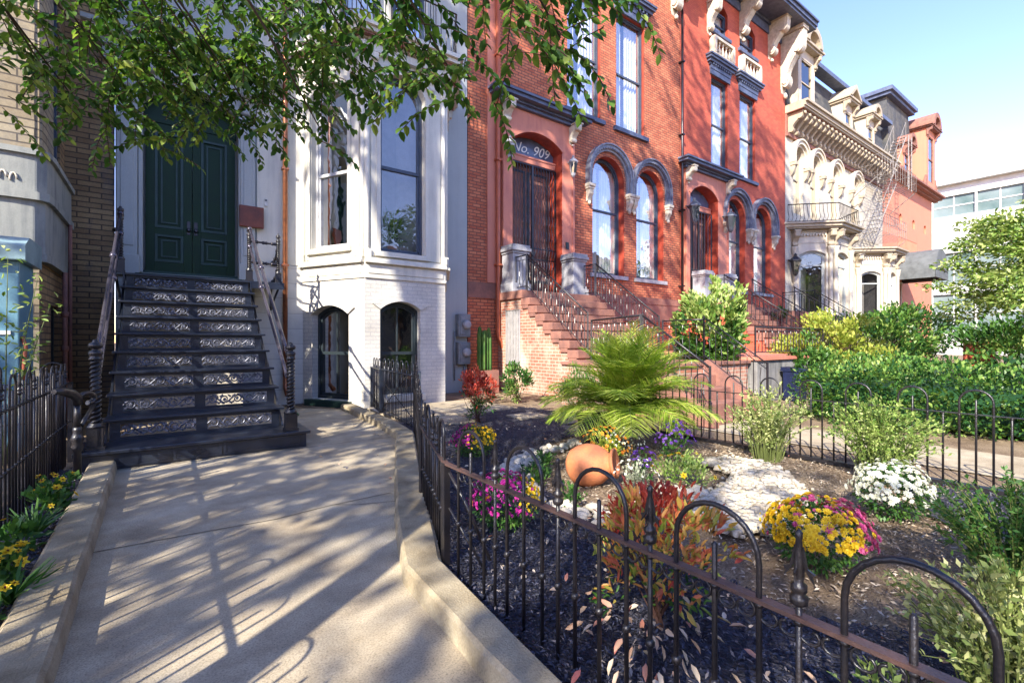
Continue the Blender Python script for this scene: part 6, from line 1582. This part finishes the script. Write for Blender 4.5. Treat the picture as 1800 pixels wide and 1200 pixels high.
# street and yard trees out of the picture to the left: they throw the dappled shade
tree('street_tree', 'tall plane tree left of the picture whose shade dapples the path', (-8.0, .6, 0), (-7.6, 1.2, 5.9), (3.4, 3.4, 2.4), 4600, .20, 'leaf_street', .25, 9, 110, .17)
tree('street_tree', 'tall tree at the left whose shade dapples the brick fronts', (-8.5, 2.4, 0), (-4.2, 2.8, 15.8), (6.2, 3.4, 4.8), 5200, .34, 'leaf_street', .3, 9, 100, .17)
tree('street_tree', 'tree farther down the street whose shade dapples the garden', (-11.0, -3.6, 0), (-10.5, -3.8, 8.6), (3.8, 3.4, 3.0), 2500, .27, 'leaf_street', .25, 9, 80, .18)
tree('street_tree', 'very tall street tree behind the viewer whose shade falls on the deep red house', (2.4, -4.2, 0), (2.2, -1.0, 20.5), (5.5, 3.6, 5.4), 4200, .38, 'leaf_street', .35, 9, 100, .17)
for i_, (x_, y_) in enumerate(((12, -11), (24, -12), (38, -11))): tree('street_tree', 'street tree across the road, seen only in the window reflections', (x_, y_, 0), (x_, y_, 6.5), (3.6, 3.2, 3.4), 2600, .45, 'leaf_street', .25, 6, 60, .22, group='street trees across the road')
# ---- the tree hanging over the top of the view
t = thing('overhanging_tree', 'broad-leaved tree whose leafy branches hang over the top left of the view', 'tree', (-2.6, .3, 0))
TB0 = Vector((-2.6, .3, 0)); fk = Vector((-2.4, .7, 3.0))
m = MB(); m.tube([TB0, (-2.55, .35, 1.2), tuple(fk)], [.16, .13, .10], 10); m.build('trunk', 'bark', t)
def ctr(px, py, Z): tt = (px-900)/834; return Vector((Z*(sT+tt*cT), Z*(cT-tt*sT), EYE+(600-py)/834*Z))
CL = [  # px, py, depth, spread (m), twigs
 (110, 60, 3.0, .34, 20), (70, 150, 3.1, .20, 8), (200, 40, 3.4, .42, 28), (180, 150, 3.5, .34, 22), (300, 60, 3.6, .45, 34), (290, 160, 3.6, .40, 30), (400, 50, 3.5, .45, 34), (390, 160, 3.6, .40, 30), (430, 215, 3.6, .22, 7),
 (480, 110, 3.4, .42, 30), (560, 40, 3.1, .38, 22), (520, 175, 3.4, .24, 8), (350, 200, 3.6, .26, 8), (230, 200, 3.6, .26, 10), (130, 210, 3.4, .2, 6), (640, 60, 2.9, .30, 16), (620, 130, 3.0, .22, 8), (720, 50, 2.6, .30, 16), (740, 130, 2.6, .20, 8), (800, 60, 2.5, .24, 9), (790, 170, 2.6, .14, 4),
 (860, 60, 2.3, .22, 6), (930, 70, 2.3, .20, 6), (915, 100, 2.35, .10, 3), (900, 20, 2.3, .26, 6), (1090, 0, 2.4, .12, 2), (565, 270, 3.2, .07, 2), (250, -40, 3.4, .5, 16), (500, -40, 3.2, .5, 16), (780, -40, 2.6, .4, 10), (20, 10, 2.8, .25, 8), (880, -60, 2.4, .3, 6), (985, 120, 2.35, .06, 2), (300, 110, 3.9, .45, 16), (450, 140, 3.9, .38, 14), (200, 90, 3.8, .4, 18), (560, 100, 3.5, .35, 18), (380, 170, 3.8, .3, 6)]
P = []; D = []; S = []; tw = MB()
for px, py, Z, sp, nt_ in CL:
    c = ctr(px, py, Z)
    if rnd.random() < .7 or nt_ > 8:
        a = fk + Vector((rnd.uniform(-.1, .1), rnd.uniform(-.1, .1), rnd.uniform(0, .8))); top = Vector((c.x, c.y, c.z+.15)); mid = a.lerp(top, .5)+Vector((0, 0, .75+.1*Z)); mm_ = MB()
        pts = [a.lerp(mid, s).lerp(mid.lerp(top, s), s) for s in [i/8 for i in range(9)]]; mm_.tube(pts, [.028-.003*i for i in range(9)], 6); mm_.build('limb', 'bark', t)
    for i in range(nt_):
        p = c+Vector((rnd.gauss(0, sp*.62), rnd.gauss(0, sp*.62), rnd.gauss(0, sp*.5)+.1)); a = rnd.uniform(0, 2*PI); d = Vector((math.cos(a)*.8+.25, math.sin(a)*.8, rnd.uniform(-.5, .25))).normalized(); ln = rnd.uniform(.22, .48); k = int(ln/.024); pts = [p.copy()]
        for j in range(k):
            p = p+d*(ln/k); d = (d+Vector((rnd.gauss(0, .05), rnd.gauss(0, .05), -.055))).normalized(); pts.append(p.copy())
            sd = d.cross(Vector((0, 0, 1))).normalized()*(1 if j % 2 else -1)
            P.append(tuple(p)); D.append(tuple(d*.6+sd*.75+Vector((rnd.gauss(0, .15), rnd.gauss(0, .15), -.45)))); S.append(rnd.uniform(.045, .078))
        tw.tube(pts[::3]+[pts[-1]], .0028, 4)
tw.build('twigs', 'twig', t); S = np.array(S); leaves('crown', P, D, S, S*.62, 'leaf_tree', t, 'oval', None, .45)
